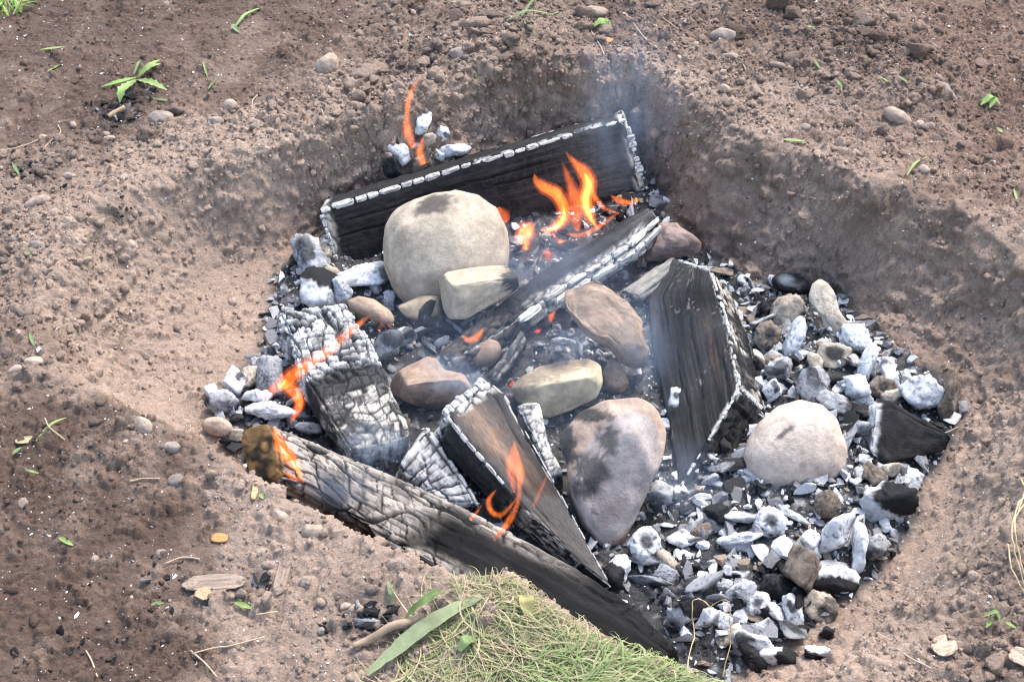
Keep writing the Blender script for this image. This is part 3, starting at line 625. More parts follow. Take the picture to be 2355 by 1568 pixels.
def sleeper_col(uvw, q, e, crk, hd, hg, N, seed):
    c = char_base(q, seed, (330, 7, 90), .010, .042)
    top = N[:, 2] * .6 - N[:, 0] * .75 > .35; right = (uvw[:, 0] > .97); end = uvw[:, 1] > .985
    br = np.exp(-((q[:, 0] / q[:, 0].max() - .78) / .1) ** 2 - ((uvw[:, 1] - .62) / .16) ** 2) * sst(-.2, .4, fbm(q * A([120, 8, 60]), 3, 5))
    c = mixc(c, A([.21, .12, .075]), np.clip(br * top, 0, 1) * .8)
    sp = sst(.45, .55, vn(q * A([330, 110, 330]), 7) * .6 + .4 * vn(q * 25, 8)) * top; c = mixc(c, A([.25, .22, .19]), sp * .5)
    sc = sst(-.25, .35, fbm(q * 12, 3, 8) + uvw[:, 1] * .5 - .2) * (hd > .3) * right; c = mixc(c, mixc(A([.58, .54, .48]), A([.25, .22, .19]), hg), sc * .95)
    eg = sst(.007, .002, e + .003 * fbm(q * 120, 2, 9)) * (top | end); c = mixc(c, A([.56, .54, .50]), eg * (hg > .15) * (uvw[:, 0] > .5) * .8)
    return mixc(c, A([.012, .012, .013]), crk * (.95 * (right | end) + .15))
def sleeper_depth(uvw, q, e):
    return np.where(uvw[:, 0] > .97, .0035, np.where(uvw[:, 1] > .985, .004, .0003))
Ts = Timber([(1546,594,-.118),(1482,688,-.145),(1492,790,-.146),(1514,905,-.147),(1556,1128,-.150)], [(1634,622,-.085),(1668,720,-.08),(1688,810,-.079),(1702,888,-.078)], (.048, .004, -.055), (.05, -.01, -.055), pr=16)
timber('charred_timber', 'big squared charred timber with a diagonal cracked end beside the pale round stone', Ts, sleeper_col, (.022, .011, .009), sleeper_depth, brick=((.012, .026, .010), (.007, .02, .006), .0012), seed=131, splits=4, res=.0028, erode=.004, rough=.0012,
       crust=[((1, 0.02, .03), (1, .98, .03), 24, .0042, .0026, .25), ((.05, 1, .02), (.98, 1, .02), 18, .0036, .0024, .2), ((.15, 0, 0), (1, 0, 0), 14, .003, .0024, .35), ((1, 1, .1), (1, 1, .8), 8, .006, .005, .1)])

def wedge_col(uvw, q, e, crk, hd, hg, N, seed):
    c = char_base(q, seed, (170, 7, 120), .012, .04); top = uvw[:, 2] < .02; side = uvw[:, 0] < .03; end0 = uvw[:, 1] < .02
    u, v = uvw[:, 0], uvw[:, 1]
    br = np.exp(-((u - .38 - .25 * v) / .26) ** 2) * sst(.75, .25, v) * sst(0, .1, v) * (0.55 + .6 * fbm(q * A([90, 5, 40]), 3, 11))
    c = mixc(c, A([.30, .19, .13]), np.clip(br, 0, 1) * top)
    c = mixc(c, A([.19, .165, .145]), top * .45 * sst(.5, .9, v))
    c = mixc(c, A([.10, .095, .09]), top * sst(-.4, .4, fbm(q * 20, 3, 2)) * .5)
    ae = sst(.030, .012, q[:, 1] + .010 * fbm(q * 45, 3, 12)) * (hg > .12); c = mixc(c, mixc(ASH, A([.5, .47, .42]), hd), np.clip(ae, 0, 1))
    lo = side * sst(.5, .8, v) + top * sst(.62, .8, v) * sst(.30, .12, u); c = mixc(c, A([.40, .36, .31]), np.clip(lo, 0, 1) * (hg > .3) * .85)
    eg = sst(.006, .002, e) * (hg > .35); c = mixc(c, ASH * .85, eg * .75)
    return mixc(c, A([.012, .012, .012]), crk * np.clip(ae + lo + side * .6 + .12, 0, 1))
Tw = Timber([(1022,948,-.052),(1060,1000,-.058),(1140,1091,-.075),(1208,1172,-.092),(1330,1290,-.125)], [(1122,872,-.055),(1163,905,-.060),(1270,1095,-.09),(1373,1286,-.125),(1408,1350,-.138)], (-.03, .006, -.068), (-.012, .006, -.03), pr=18)
timber('propped_plank', 'brownish charred plank with a crumbling white end propped over the front log', Tw, wedge_col, (.024, .030, .024),
       lambda uvw, q, e: .0060 * sst(.035, .01, q[:, 1]) + np.where(uvw[:, 0] < .03, .0014, .0004), seed=151, splits=3, res=.0028, erode=.004, rough=.0012,
       crust=[((0, .0, .03), (.98, .0, .03), 10, .010, .010, .0), ((0, .02, .02), (0, .55, .02), 9, .004, .0022, .45), ((1, .03, .02), (1, .97, .02), 26, .0014, .0015, .3)])
def lump_col(uvw, q, e, crk, hd, hg, N, seed):
    c = mixc(A([.46, .455, .45]), A([.09, .09, .092]), sst(-.1, .5, fbm(q * A([70, 12, 30]), 4, 3) + .25 * (hd - .5)))
    c = mixc(c, ASH * .95, sst(.014, .003, e) * .7)
    return mixc(c, A([.02, .02, .02]), crk * .95)
Tl = Timber([(908,1072,-.115),(955,1110,-.125),(1010,1160,-.135)], [(985,970,-.085),(1045,1055,-.10),(1108,1160,-.12)], (-.006, .025, -.055), pr=8)
timber('crumbling_block', 'pale grey cracked end of a burnt block under the propped plank', Tl, lump_col, (.05, .02, .03), .005, seed=161, erode=.006, rough=.003, res=.0026, brick=((.05, .022, .03), (.02, .012, .02), .0028))
Tp = Timber([(1188,930,-.10),(1225,1010,-.105),(1262,1100,-.115)], [(1240,922,-.10),(1258,1000,-.105),(1300,1090,-.115)], (0.004, .01, -.06), pr=12)
timber('grey_batten', 'short grey charred batten between the propped plank and the tongue-shaped stone', Tp, lump_col, (.02, .025, .02), .002, seed=171, erode=.004, rough=.0015)

def block_col(uvw, q, e, crk, hd, hg, N, seed):
    v = uvw[:, 1]; n = fbm(q * 14, 3, 5)
    wt = sst(.50, .40, v + .12 * n) ; mid = np.exp(-((v - .56) / .07) ** 2); lo = sst(.62, .70, v + .1 * n)
    tone = hd * .6 + hg * .4
    white = mixc(A([.66, .655, .65]), A([.20, .195, .19]), sst(.45, .95, tone + .5 * fbm(q * 60, 3, 6)))
    pale = mixc(A([.50, .48, .43]), A([.10, .098, .095]), sst(.35, .8, tone + .6 * fbm(q * A([20, 60, 20]), 3, 8) + .15))
    c = mixc(A([.045, .045, .047]), white, np.clip(wt, 0, 1)); c = mixc(c, pale, np.clip(lo - mid, 0, 1) * .85)
    c = mixc(c, A([.60, .60, .60]), sst(.012, .003, e) * (v < .45) * .6)
    return mixc(c, A([.014, .014, .014]), crk * .97)
Tk = Timber([(634,712,-.045),(662,772,-.055),(690,855,-.065),(762,975,-.085),(806,1040,-.095)], [(800,692,-.055),(853,775,-.065),(890,855,-.08),(928,960,-.095),(942,1000,-.10)], (-.012, .008, -.075), (.0, .012, -.06), pr=9)
timber('cracked_log', 'square log burnt to white alligator-cracked blocks at its upper end', Tk, block_col, (.030, .021, .030),
       lambda uvw, q, e: .0075 * sst(.60, .42, uvw[:, 1]) + .0022, seed=181, res=.0024, erode=.005, rough=.0016, brick=((.024, .019, .024), (.013, .016, .013), .0026))

def front_col(uvw, q, e, crk, hd, hg, N, seed):
    v = uvw[:, 1]; n = fbm(q * 8, 4, 5); up = 1 - uvw[:, 0]        # u=0 far upper side, u=1 near lower side
    tanm = mixc(A([.37, .325, .28]), A([.21, .19, .17]), sst(.2, .8, hd * .6 + hg * .4))
    tanm = mixc(tanm, A([.10, .09, .085]), sst(-.02, .4, fbm(q * A([30, 18, 30]), 4, 7)) * .8)
    dark = char_base(q, seed, (120, 7, 120), .004, .016)
    k = sst(.46, .32, v + .14 * n) + sst(.30, .12, uvw[:, 0] + .10 * n) * sst(.80, .6, v) ; k = np.clip(k, 0, 1)
    k = np.maximum(k, sst(.72, .9, uvw[:, 0] + .08 * n) * sst(.62, .5, v))
    c = mixc(dark, tanm, k)
    sc = np.exp(-((v - .165) / .05) ** 2) * sst(.3, .6, uvw[:, 0] + .2 * n); c = mixc(c, A([.05, .05, .055]), np.clip(sc * 1.3, 0, 1))
    end = v < .012
    cx_, cy_ = uvw[:, 0] - .40, uvw[:, 2] - .30; rr = np.hypot(cx_, cy_)
    ec = mixc(A([.24, .15, .065]), A([.03, .026, .022]), sst(-.25, .35, fbm(q * A([40, 40, 40]), 4, 21) + rr * .3 - .12)); ec = mixc(ec, A([.36, .21, .08]), np.exp(-(rr / .07) ** 2)); ec = mixc(ec, A([.03, .025, .02]), np.exp(-((rr - .15) / .05) ** 2) * .8)
    c = np.where(end[:, None], ec, c)
    c = mixc(c, A([.03, .029, .028]), sst(.012, .0, q[:, 1]) * ~end * .8)
    return mixc(c, A([.012, .012, .012]), crk * np.clip(k + .08, 0, 1) * ~end)
Tf = Timber([(622,964,-.035),(740,1012,-.040),(950,1102,-.052),(1160,1202,-.064),(1320,1290,-.078),(1440,1372,-.09),(1560,1478,-.11)],
            [(650,1092,-.058),(715,1130,-.056),(870,1240,-.058),(1050,1345,-.066),(1230,1440,-.075),(1380,1510,-.09),(1500,1560,-.11)], (-.062, .026, -.05), (.012, .02, -.075), pr=3.6, ek=9)
timber('front_log', 'long tan-grey cracked log with a sawn knotty end lying along the near rim', Tf, front_col, (.030, .046, .030),
       lambda uvw, q, e: .0060 * np.clip(sst(.55, .4, uvw[:, 1]) + sst(.35, .2, uvw[:, 0]) * .8, .08, 1) * (uvw[:, 1] > .012), seed=191, res=.0026, erode=.003, rough=.0016, brick=((.032, .044, .030), (.015, .020, .015), .0030))

def diag_col(uvw, q, e, crk, hd, hg, N, seed):
    c = char_base(q, seed, (160, 6, 120), .022, .10); u, v = uvw[:, 0], uvw[:, 1]
    fl = sst(.62, .80, u + .14 * fbm(q * A([20, 14, 20]), 3, 5)) * sst(.05, .12, 1 - v + .0) ; fl = fl * sst(.32, .45, v + .1 * fbm(q * 10, 2, 3))
    c = mixc(c, mixc(A([.58, .575, .565]), A([.26, .25, .245]), hg), np.clip(fl, 0, 1) * .9)
    c = mixc(c, A([.13, .115, .10]), sst(.35, .2, v) * .5)
    c = mixc(c, ASH * .9, sst(.006, .001, e) * (u > .5) * .7)
    return mixc(c, A([.015, .015, .016]), crk * (.25 + .7 * np.clip(fl + (v < .4), 0, 1)))
Td = Timber([(1000,802,-.118),(1090,735,-.108),(1205,640,-.095),(1330,560,-.085),(1420,500,-.08),(1490,466,-.075)],
            [(1030,832,-.118),(1120,782,-.112),(1235,700,-.102),(1345,628,-.092),(1455,560,-.085),(1516,498,-.08)], (.008, -.012, -.035), (.012, -.015, -.045), pr=4)
dl = timber('diagonal_log', 'split charred log with flaky white lower edge lying diagonally across the fire', Td, diag_col, (.018, .035, .018),
       lambda uvw, q, e: .0035 * sst(.5, .8, uvw[:, 0]) + .0022 * (uvw[:, 1] < .45) + .0004, seed=201, res=.0030, erode=.004, rough=.0022,
       crust=[((1, .42, .05), (1, 1, .05), 7, .006, .009, .0), ((1, .45, .45), (1, 1, .45), 6, .008, .007, .1)])
Tq = Timber([(1420,660,-.13),(1480,622,-.122),(1548,584,-.115)], [(1470,684,-.135),(1520,650,-.125),(1568,606,-.118)], (.004, 0, -.02), pr=4)
timber('grey_slab', 'thin weathered grey wood slab behind the big charred timber', Tq, lambda uvw, q, e, crk, hd, hg, N, seed: mixc(mixc(A([.30, .285, .25]), A([.12, .115, .11]), sst(-.2, .4, fbm(q * A([120, 8, 80]), 3, 2))), BLK, crk * .4), (.02, .06, .02), .001, seed=211, rough=.0015)
Tst = Timber([(1112,862,-.13),(1160,800,-.115),(1195,752,-.105)], [(1140,868,-.13),(1185,815,-.115),(1212,765,-.105)], (.004, -.004, -.02), pr=3)
timber('charred_stick', 'short cracked charred stick leaning below the diagonal log', Tst, lambda uvw, q, e, crk, hd, hg, N, seed: mixc(mixc(A([.25, .24, .23]), A([.04, .04, .04]), hd), BLK, crk), (.01, .02, .012), .002, seed=221)
Tsp = Timber([(1180,725,-.10),(1215,700,-.095),(1240,690,-.09)], [(1192,742,-.10),(1225,722,-.095),(1248,702,-.09)], (.004, -.004, -.012), pr=3)
timber('ash_splinter', 'white-edged splinter sticking out beneath the diagonal log', Tsp, lambda uvw, q, e, crk, hd, hg, N, seed: mixc(A([.60, .60, .59]), A([.10, .10, .10]), sst(.4, .6, uvw[:, 2] + .2 * (1 - uvw[:, 0]))), (.01, .02, .012), .001, seed=231)
def slab_col(uvw, q, e, crk, hd, hg, N, seed):
    c = char_base(q, seed, (60, 60, 5), .010, .035); c = mixc(c, A([.62, .62, .62]), sst(.016, .006, q[:, 1] + .006 * fbm(q * 60, 3, 3)) * .9)
    return mixc(c, BLK, crk * .4)
Tg = Timber([(2012,928,-.085),(2060,925,-.085),(2192,1002,-.092)], [(2000,1045,-.118),(2050,1078,-.126),(2178,1040,-.118)], (.0, .045, -.035), pr=6)
timber('black_slab', 'big matt black charcoal slab with a white ash rim at the right side of the pit', Tg, slab_col, (.06, .05, .06), .0015, seed=241, rough=.0025, erode=.006)

# ------------------------------------------------------------------ charcoal
def coal_col(style, seed):
    r_ = np.random.default_rng(seed + 900); gd = r_.normal(size=3); gd /= np.linalg.norm(gd)
    def f(D, px=None, py=None, hol=None):
        o = r_.random() * 60; n = fbm(D * 1.9 + o, 4, seed); st = fbm(np.c_[D @ gd * 2, (D - np.outer(D @ gd, gd)) * 9] [:, :3] + o, 3, seed + 1)
        w1, w2, wh = wor(D * 2.6 + o, seed + 2); ck = sst(.055, .005, w2 - w1) * (wh > .35)
        white, grey, blk = A([.68, .69, .71]), A([.30, .305, .32]), A([.018, .018, .02])
        du = D @ gd
        if style == 'white': c = mixc(white, A([.46, .47, .50]), sst(-.1, .6, st * .7 + n * .5)); c = mixc(c, blk, sst(.75, 1.0, du + .45 * n) * .9)
        elif style == 'grey': c = mixc(A([.40, .41, .43]), A([.13, .13, .14]), sst(-.35, .5, n * .6 + st * .7)); c = mixc(c, white, sst(.1, .9, D[:, 1] * .6 + n * .6) * .6); c = mixc(c, blk, sst(.5, .8, du + .4 * n) * .8)
        elif style == 'black': c = mixc(A([.012, .012, .014]), A([.05, .05, .054]), sst(-.1, .5, st)); c = mixc(c, A([.45, .46, .48]), sst(.9, 1.15, du + .5 * n) * .8)
        elif style == 'mixed': c = mixc(mixc(white, A([.45, .46, .49]), sst(-.1, .5, st)), blk, sst(.0, .16, du + .55 * n))
        elif style == 'tan': c = mixc(A([.52, .45, .36]), A([.30, .25, .20]), sst(-.25, .45, n * .5 + st * .6)); c = mixc(c, blk, sst(.5, .9, du + .5 * n) * .8)
        else: c = mixc(A([.22, .175, .135]), A([.09, .072, .06]), sst(-.3, .4, n * .5 + st * .7)); c = mixc(c, A([.45, .42, .38]), sst(.45, .8, -du + .5 * n) * .6)
        c = mixc(c, blk, ck * (.8 if style in ('white', 'grey', 'brown') else .5))
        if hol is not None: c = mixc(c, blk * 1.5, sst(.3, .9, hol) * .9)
        return c
    return f
def grain(seed, am=.05, fr=9):
    r_ = np.random.default_rng(seed); g = r_.normal(size=3); g /= np.linalg.norm(g)
    def f(D):
        t_ = D - np.outer(D @ g, g); return 1 + am * (np.abs(fbm(t_ * fr + (D @ g)[:, None] * .6 + seed, 3, seed)) * 2 - .5)
    return f
WORDS = {'white': 'white ash-coated', 'grey': 'grey', 'black': 'black', 'mixed': 'black and white', 'tan': 'tan scorched', 'brown': 'brown half-burnt'}
def coal(px, py, rx, ry, style, label, rot=0, name='charcoal_lump', dent=None, thick=.85, ang=.95, sub=4, gr=.13, group=None, embed=.10, nf=4, k=44, boxy=1.0):
    sd = int(px * 7 + py * 13)
    return blob(name, label, 'charcoal', coal_col(style, sd), 'coal', c=(px, py), r=(rx * 1.04, ry * 1.04), rot=rot, thick=thick, sub=sub, rough=.10, ang=ang, nf=nf, k=k,
                seed=sd, embed=embed, dent=dent, disp=grain(sd, gr), group=group, boxy=boxy)
UP = (0.15, 0.55, -0.8)
# singular pieces
coal(1824, 651, 54, 26, 'black', 'round black charcoal billet lying at the foot of the right earth wall', rot=-5, name='charcoal_billet', ang=.25, boxy=.6, gr=.03)
coal(1810, 715, 34, 34, 'tan', 'greyish half-round branch stub below the black charcoal billet', rot=40, ang=.35, boxy=.7)
coal(1765, 704, 36, 18, 'black', 'curled black charcoal chips left of the branch stub', rot=30, dent=(.2, .3, -.9, .5))
coal(1908, 724, 29, 56, 'tan', 'tall pale flint-like chip standing beside the branch stub', rot=14, thick=.5, name='pale_chip', gr=.03)
coal(1764, 774, 30, 38, 'brown', 'shiny dark burnt nut shell beside the big charred timber', dent=(.2, .2, -.9, .45, .5), ang=.3, name='burnt_shell')
coal(1828, 778, 18, 42, 'white', 'pale ash-coated stick leaning over the coals below the branch stub', rot=-22, ang=.4, boxy=.65)
coal(1968, 781, 37, 32, 'white', 'white cracked charcoal lump at the foot of the right earth wall', rot=-10)
coal(1915, 817, 42, 37, 'tan', 'curved tan chip with black scorched middle lying on white coals', rot=-12, thick=.4, dent=(.1, .3, -.95, .35, .3), name='scorched_chip', ang=.6, boxy=.6)
coal(1876, 845, 14, 26, 'tan', 'small orange-tan sliver under the curved scorched chip', rot=20)
coal(1869, 882, 44, 28, 'grey', 'flat dark grey slab below the curved scorched chip', rot=-52, thick=.35, boxy=.55)
coal(1790, 852, 36, 28, 'grey', 'split grey charcoal block next to the right edge of the big timber', rot=25)
coal(1780, 900, 24, 25, 'white', 'white lump right of the cracked end of the big timber')
coal(1994, 836, 22, 32, 'white', 'upright white ash shard above the tall white shards', rot=-20)
coal(1970, 890, 30, 46, 'white', 'tall cluster of white ash shards above the pale round stone', rot=-8, thick=.6)
coal(2024, 893, 30, 30, 'brown', 'grey-brown hollow shell right of the white shards', dent=(.2, .3, -.9, .45, .5))
coal(2044, 855, 22, 38, 'white', 'white ash flake leaning on the right earth wall', rot=15, thick=.4)
coal(2118, 900, 48, 39, 'white', 'large white cube-shaped coal alone near the right wall', rot=-12, ang=.6, boxy=.65)
coal(2184, 921, 22, 34, 'brown', 'brown burnt shell beside the large white cube-shaped coal')
coal(1918, 925, 34, 24, 'grey', 'ribbed dark grey coal just above the pale round stone', rot=20, gr=.12)
coal(1985, 943, 38, 17, 'black', 'flat dark coal left of the big black slab', rot=5)
coal(2070, 912, 28, 22, 'tan', 'tan half shell in front of the large white cube-shaped coal', dent=(.2, -.6, -.7, .5, .5))
coal(1970, 985, 28, 22, 'grey', 'grey coal wedged between pale round stone and black slab')
coal(1744, 825, 17, 17, 'tan', 'small tan cube by the right edge of the big timber')
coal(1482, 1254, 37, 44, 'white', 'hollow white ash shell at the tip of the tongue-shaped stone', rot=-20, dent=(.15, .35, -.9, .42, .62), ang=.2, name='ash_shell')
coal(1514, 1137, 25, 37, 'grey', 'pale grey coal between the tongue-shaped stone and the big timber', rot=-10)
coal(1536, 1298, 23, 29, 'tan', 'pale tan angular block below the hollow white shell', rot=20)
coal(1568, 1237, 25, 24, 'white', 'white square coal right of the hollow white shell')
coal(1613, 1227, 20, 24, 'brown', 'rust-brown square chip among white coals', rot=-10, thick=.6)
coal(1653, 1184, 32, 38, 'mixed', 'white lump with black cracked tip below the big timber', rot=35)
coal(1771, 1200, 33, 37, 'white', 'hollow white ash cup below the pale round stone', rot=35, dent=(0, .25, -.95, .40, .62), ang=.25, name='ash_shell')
coal(1698, 1237, 54, 11, 'white', 'straight white ash stick lying across the coals', rot=12, ang=.3, boxy=.5, name='ash_stick')
coal(1903, 1160, 30, 34, 'brown', 'brown nut-like burnt shell under the pale round stone', ang=.15, name='burnt_shell')
coal(1924, 1227, 38, 45, 'white', 'biggest pure white ash lump in the coal bed', rot=10)
coal(1863, 1247, 24, 36, 'white', 'white upright coal left of the biggest white lump', rot=15)
coal(2047, 1155, 40, 47, 'mixed', 'large white coal with a flat black face at the right edge of the coals', rot=-25)
coal(2084, 1104, 26, 24, 'white', 'white block below the big black slab', rot=20)
coal(2047, 1079, 24, 18, 'tan', 'tan block touching the foot of the big black slab', rot=-25)
coal(2002, 1088, 30, 20, 'brown', 'brown coal right of the pale round stone', rot=-5)
coal(1972, 1264, 16, 42, 'mixed', 'upright black and white chip right of the biggest white lump', rot=-8, thick=1.0)
coal(2016, 1256, 30, 42, 'grey', 'dark ash-dusted lump touching the right soil slope', rot=-15)
coal(1849, 1302, 49, 48, 'brown', 'large brown charred wood chunk with cracks on the white coals', rot=-25, name='charred_chunk', gr=.10, boxy=.7)
coal(1914, 1334, 40, 36, 'mixed', 'white puffy coal with black hollow at the edge of the soil slope', rot=0)
coal(1791, 1350, 37, 33, 'black', 'flat black charcoal plate left of the brown charred chunk', rot=-30, thick=.5)
coal(1887, 1397, 26, 28, 'tan', 'tan and black hollow shell half sunk in the soil slope', dent=(.0, -.3, -.9, .5, .5), rot=10)
coal(1774, 1408, 30, 25, 'mixed', 'black and white angular coal near the bottom of the pit', rot=15)
coal(1824, 1404, 22, 26, 'white', 'white cone-shaped ash lump near the bottom of the pit', rot=10)
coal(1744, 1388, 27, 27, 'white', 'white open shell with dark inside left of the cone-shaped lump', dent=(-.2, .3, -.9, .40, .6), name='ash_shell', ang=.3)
coal(1710, 1360, 28, 18, 'white', 'white flake above the white open shell', rot=12)
coal(1577, 1408, 38, 29, 'mixed', 'cracked white and black coal at the low end of the front log', rot=20)
coal(1625, 1421, 20, 27, 'white', 'white grained block right of the low end of the front log', rot=12)
coal(1662, 1425, 20, 22, 'white', 'small white cube near the low end of the front log', rot=20)
coal(1676, 1459, 19, 23, 'tan', 'tan angular chip at the bottom edge of the coals', rot=-30)
coal(1750, 1446, 30, 21, 'grey', 'grey rounded coal at the bottom edge of the coals', rot=-30)
coal(1812, 1446, 34, 14, 'black', 'flat black flake at the bottom edge of the coals', rot=8)
coal(1730, 1478, 33, 20, 'white', 'white finely cracked block touching the near soil rim', rot=-25, boxy=.6)
coal(1727, 1506, 32, 24, 'black', 'curved black coal tucked under the near soil rim', rot=-35)
coal(1791, 1508, 32, 25, 'mixed', 'black and white coal on the near soil rim', rot=20)
coal(1420, 1312, 36, 30, 'mixed', 'round black and white coal at the foot of the propped plank', rot=15)
coal(1880, 1500, 30, 18, 'mixed', 'black and white coal lying apart on the soil slope', rot=30)
coal(1901, 1453, 12, 21, 'black', 'small black coal standing on the soil slope', rot=-8)
coal(712, 589, 43, 29, 'grey', 'striped grey charcoal block on the left earth slope', rot=-22, gr=.16, boxy=.65)
coal(746, 581, 19, 18, 'tan', 'stubby tan cylinder beside the striped charcoal block', boxy=.6, ang=.3)
coal(733, 661, 38, 34, 'mixed', 'black lump furred with bluish white ash below the striped block', rot=-10)
coal(838, 635, 44, 35, 'white', 'feathery white ash lump against the large boulder', rot=12, gr=.14)
coal(786, 664, 17, 34, 'white', 'twisted pale ash stick above the cracked log', rot=-18, gr=.12)
coal(893, 693, 17, 18, 'grey', 'small grey coal at the foot of the large boulder')
coal(930, 772, 27, 24, 'grey', 'grey block right of the cracked log', rot=20, gr=.1)
coal(1010, 752, 36, 17, 'black', 'dark grained block under the blocky tan stone', rot=-8, gr=.12)
coal(891, 800, 26, 30, 'grey', 'grey coal with pinkish glow right of the cracked log', rot=-20)
coal(971, 735, 11, 34, 'black', 'thin black shard standing under the broken tan stone', rot=-30, thick=.6)
coal(540, 880, 31, 31, 'white', 'fluffy white ash lump at the left tip of the pit', gr=.16)
coal(486, 902, 20, 20, 'mixed', 'small black and white coal at the left tip of the pit')
coal(511, 924, 33, 31, 'grey', 'oval grey coal at the left tip of the pit', rot=25, ang=.3)
coal(587, 911, 30, 18, 'white', 'pale ash stick beside the oval grey coal', rot=-20)
coal(619, 864, 34, 30, 'grey', 'grey-white rounded lump left of the cracked log', rot=-30)
coal(624, 822, 22, 17, 'grey', 'flat grey coal left of the white end of the cracked log')
coal(575, 868, 17, 28, 'tan', 'dark tan chip behind the fluffy white lump', rot=15)
coal(622, 944, 66, 17, 'white', 'long white ash stick behind the sawn end of the front log', rot=-6, boxy=.6, ang=.4, name='ash_stick')
coal(712, 985, 38, 14, 'grey', 'grey ash stick between the cracked log and the front log', rot=-12, boxy=.6, ang=.4)
coal(545, 1002, 20, 18, 'tan', 'tan chip beside the smooth brown pebble')
coal(518, 1014, 20, 12, 'mixed', 'little curled black and white shell behind the near rim', rot=10)
coal(973, 281, 20, 22, 'white', 'topmost white coal on the earth ledge behind the leaning plank', rot=-15)
coal(1019, 307, 17, 12, 'white', 'small white chip on the earth ledge behind the leaning plank', rot=-20)
coal(919, 350, 29, 24, 'mixed', 'shiny white-topped coal at the left of the earth ledge', rot=-40)
coal(898, 382, 30, 16, 'black', 'dark coal lowest on the earth ledge behind the leaning plank', rot=-42)
coal(966, 371, 24, 26, 'brown', 'reddish brown block on the earth ledge behind the leaning plank', rot=12)
coal(1044, 347, 31, 17, 'white', 'flat white coal at the right of the earth ledge', rot=-5)
coal(976, 328, 26, 14, 'tan', 'tan curved bark flake on the earth ledge', rot=15)
coal(1012, 358, 18, 15, 'white', 'rounded whitish coal touching the top of the leaning plank')
coal(1294, 868, 28, 9, 'grey', 'short grey charcoal stick lying on top of the yellowish stone', rot=-5, name='charcoal_stick', boxy=.55, ang=.3).location.z += 0.085
coal(1549, 943, 16, 21, 'mixed', 'small hollow black and white coal lying on the big timber', dent=(.1, .2, -.9, .5, .4)).location.z += 0.035

# heaps of look-alike lumps filling the coal bed
protos = []
for i in range(14):
    st = ['white', 'white', 'grey', 'mixed', 'grey', 'black', 'white', 'tan', 'grey', 'white', 'grey', 'white', 'black', 'grey'][i]
    D, Fi = ico(4); sd = 300 + i
    f = (1 + .10 * fbm(D * 1.8 + i, 3, sd)) * softpoly(D, sd, 4, 44, .38, .66) / .75 * grain(sd, .15)(D)
    sc3 = A([1, [.8, .55, .35, .7][i % 4], [.6, .75, .5, .4][(i // 2) % 4]])
    if i in (6, 11):
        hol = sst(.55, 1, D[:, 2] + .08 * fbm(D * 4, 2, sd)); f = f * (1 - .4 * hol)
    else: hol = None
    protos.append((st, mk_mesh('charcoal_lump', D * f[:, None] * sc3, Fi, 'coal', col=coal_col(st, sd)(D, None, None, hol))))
BEDS = [([(1715,660),(1760,660),(1960,740),(2060,850),(2180,930),(2160,1040),(2090,1130),(2070,1240),(1950,1380),(1800,1500),(1650,1470),(1560,1400),(1440,1330),(1450,1230),(1540,1110),(1660,1100),(1760,930),(1740,800)],
         'small ash-dusted charcoal lump in the wide coal bed right of the big timber', 'coals in the wide right bed', 120, .012, .026),
        ([(480,890),(560,850),(640,810),(700,900),(760,1000),(640,960),(500,985)], 'small ash-dusted charcoal lump left of the cracked log', 'coals left of the cracked log', 18, .010, .022),
        ([(700,640),(800,620),(900,670),(930,700),(880,790),(960,830),(1080,760),(1010,740),(860,740),(780,680)], 'small charcoal lump between the cracked log and the stones', 'coals between cracked log and stones', 26, .009, .022),
        ([(1170,780),(1260,720),(1300,720),(1420,820),(1390,840),(1250,820),(1180,850),(1100,860)], 'small dark charcoal lump in the smoking centre of the fire', 'coals in the smoking centre', 24, .010, .022),
        ([(1180,560),(1330,520),(1480,450),(1490,480),(1330,560),(1200,630)], 'small dark charcoal lump in front of the leaning plank', 'coals before the leaning plank', 15, .010, .022)]
def inpoly(x_, y_, Q):
    r = False
    for (a, b), (c, d) in zip(Q, Q[1:] + Q[:1]):
        if (b > y_) != (d > y_) and x_ < (c - a) * (y_ - b) / (d - b + 1e-9) + a: r = not r
    return r
r_ = np.random.default_rng(77)
for bi, (Q, lab, grp, cnt, s0, s1) in enumerate(BEDS):
    xs, ys = [q[0] for q in Q], [q[1] for q in Q]; k = 0; pts = []
    for _ in range(6000):
        if k >= cnt: break
        px, py = r_.uniform(min(xs), max(xs)), r_.uniform(min(ys), max(ys))
        if not inpoly(px, py, Q): continue
        g = gp(px, py); s = s0 * (s1 / s0) ** (r_.random() ** 1.4)
        if any((g[0] - a) ** 2 + (g[1] - b) ** 2 < (.58 * (s + c)) ** 2 for a, b, c in pts): continue
        pts.append((g[0], g[1], s)); k += 1
        dark = bi >= 3
        cand = [p for p in protos if (p[0] in ('grey', 'black', 'mixed', 'brown')) ] if dark else protos
        pr_ = cand[int(r_.integers(len(cand)))]; o = link('charcoal_lump', pr_[1], None, (g[0], g[1], g[2] + s * r_.uniform(.3, .9)))
        o.rotation_euler = (r_.normal() * .5, r_.normal() * .5, r_.uniform(0, 6.28)); o.scale = (s * r_.uniform(.8, 1.5), s * r_.uniform(.6, 1.1), s * r_.uniform(.4, 1.0)); tag(o, lab.replace('small dark ', 'small ').replace('small ash-dusted ', 'small ').replace('small charcoal', 'small ' + WORDS[pr_[0]] + ' charcoal'), 'charcoal', pr_[0] + ' ' + grp)

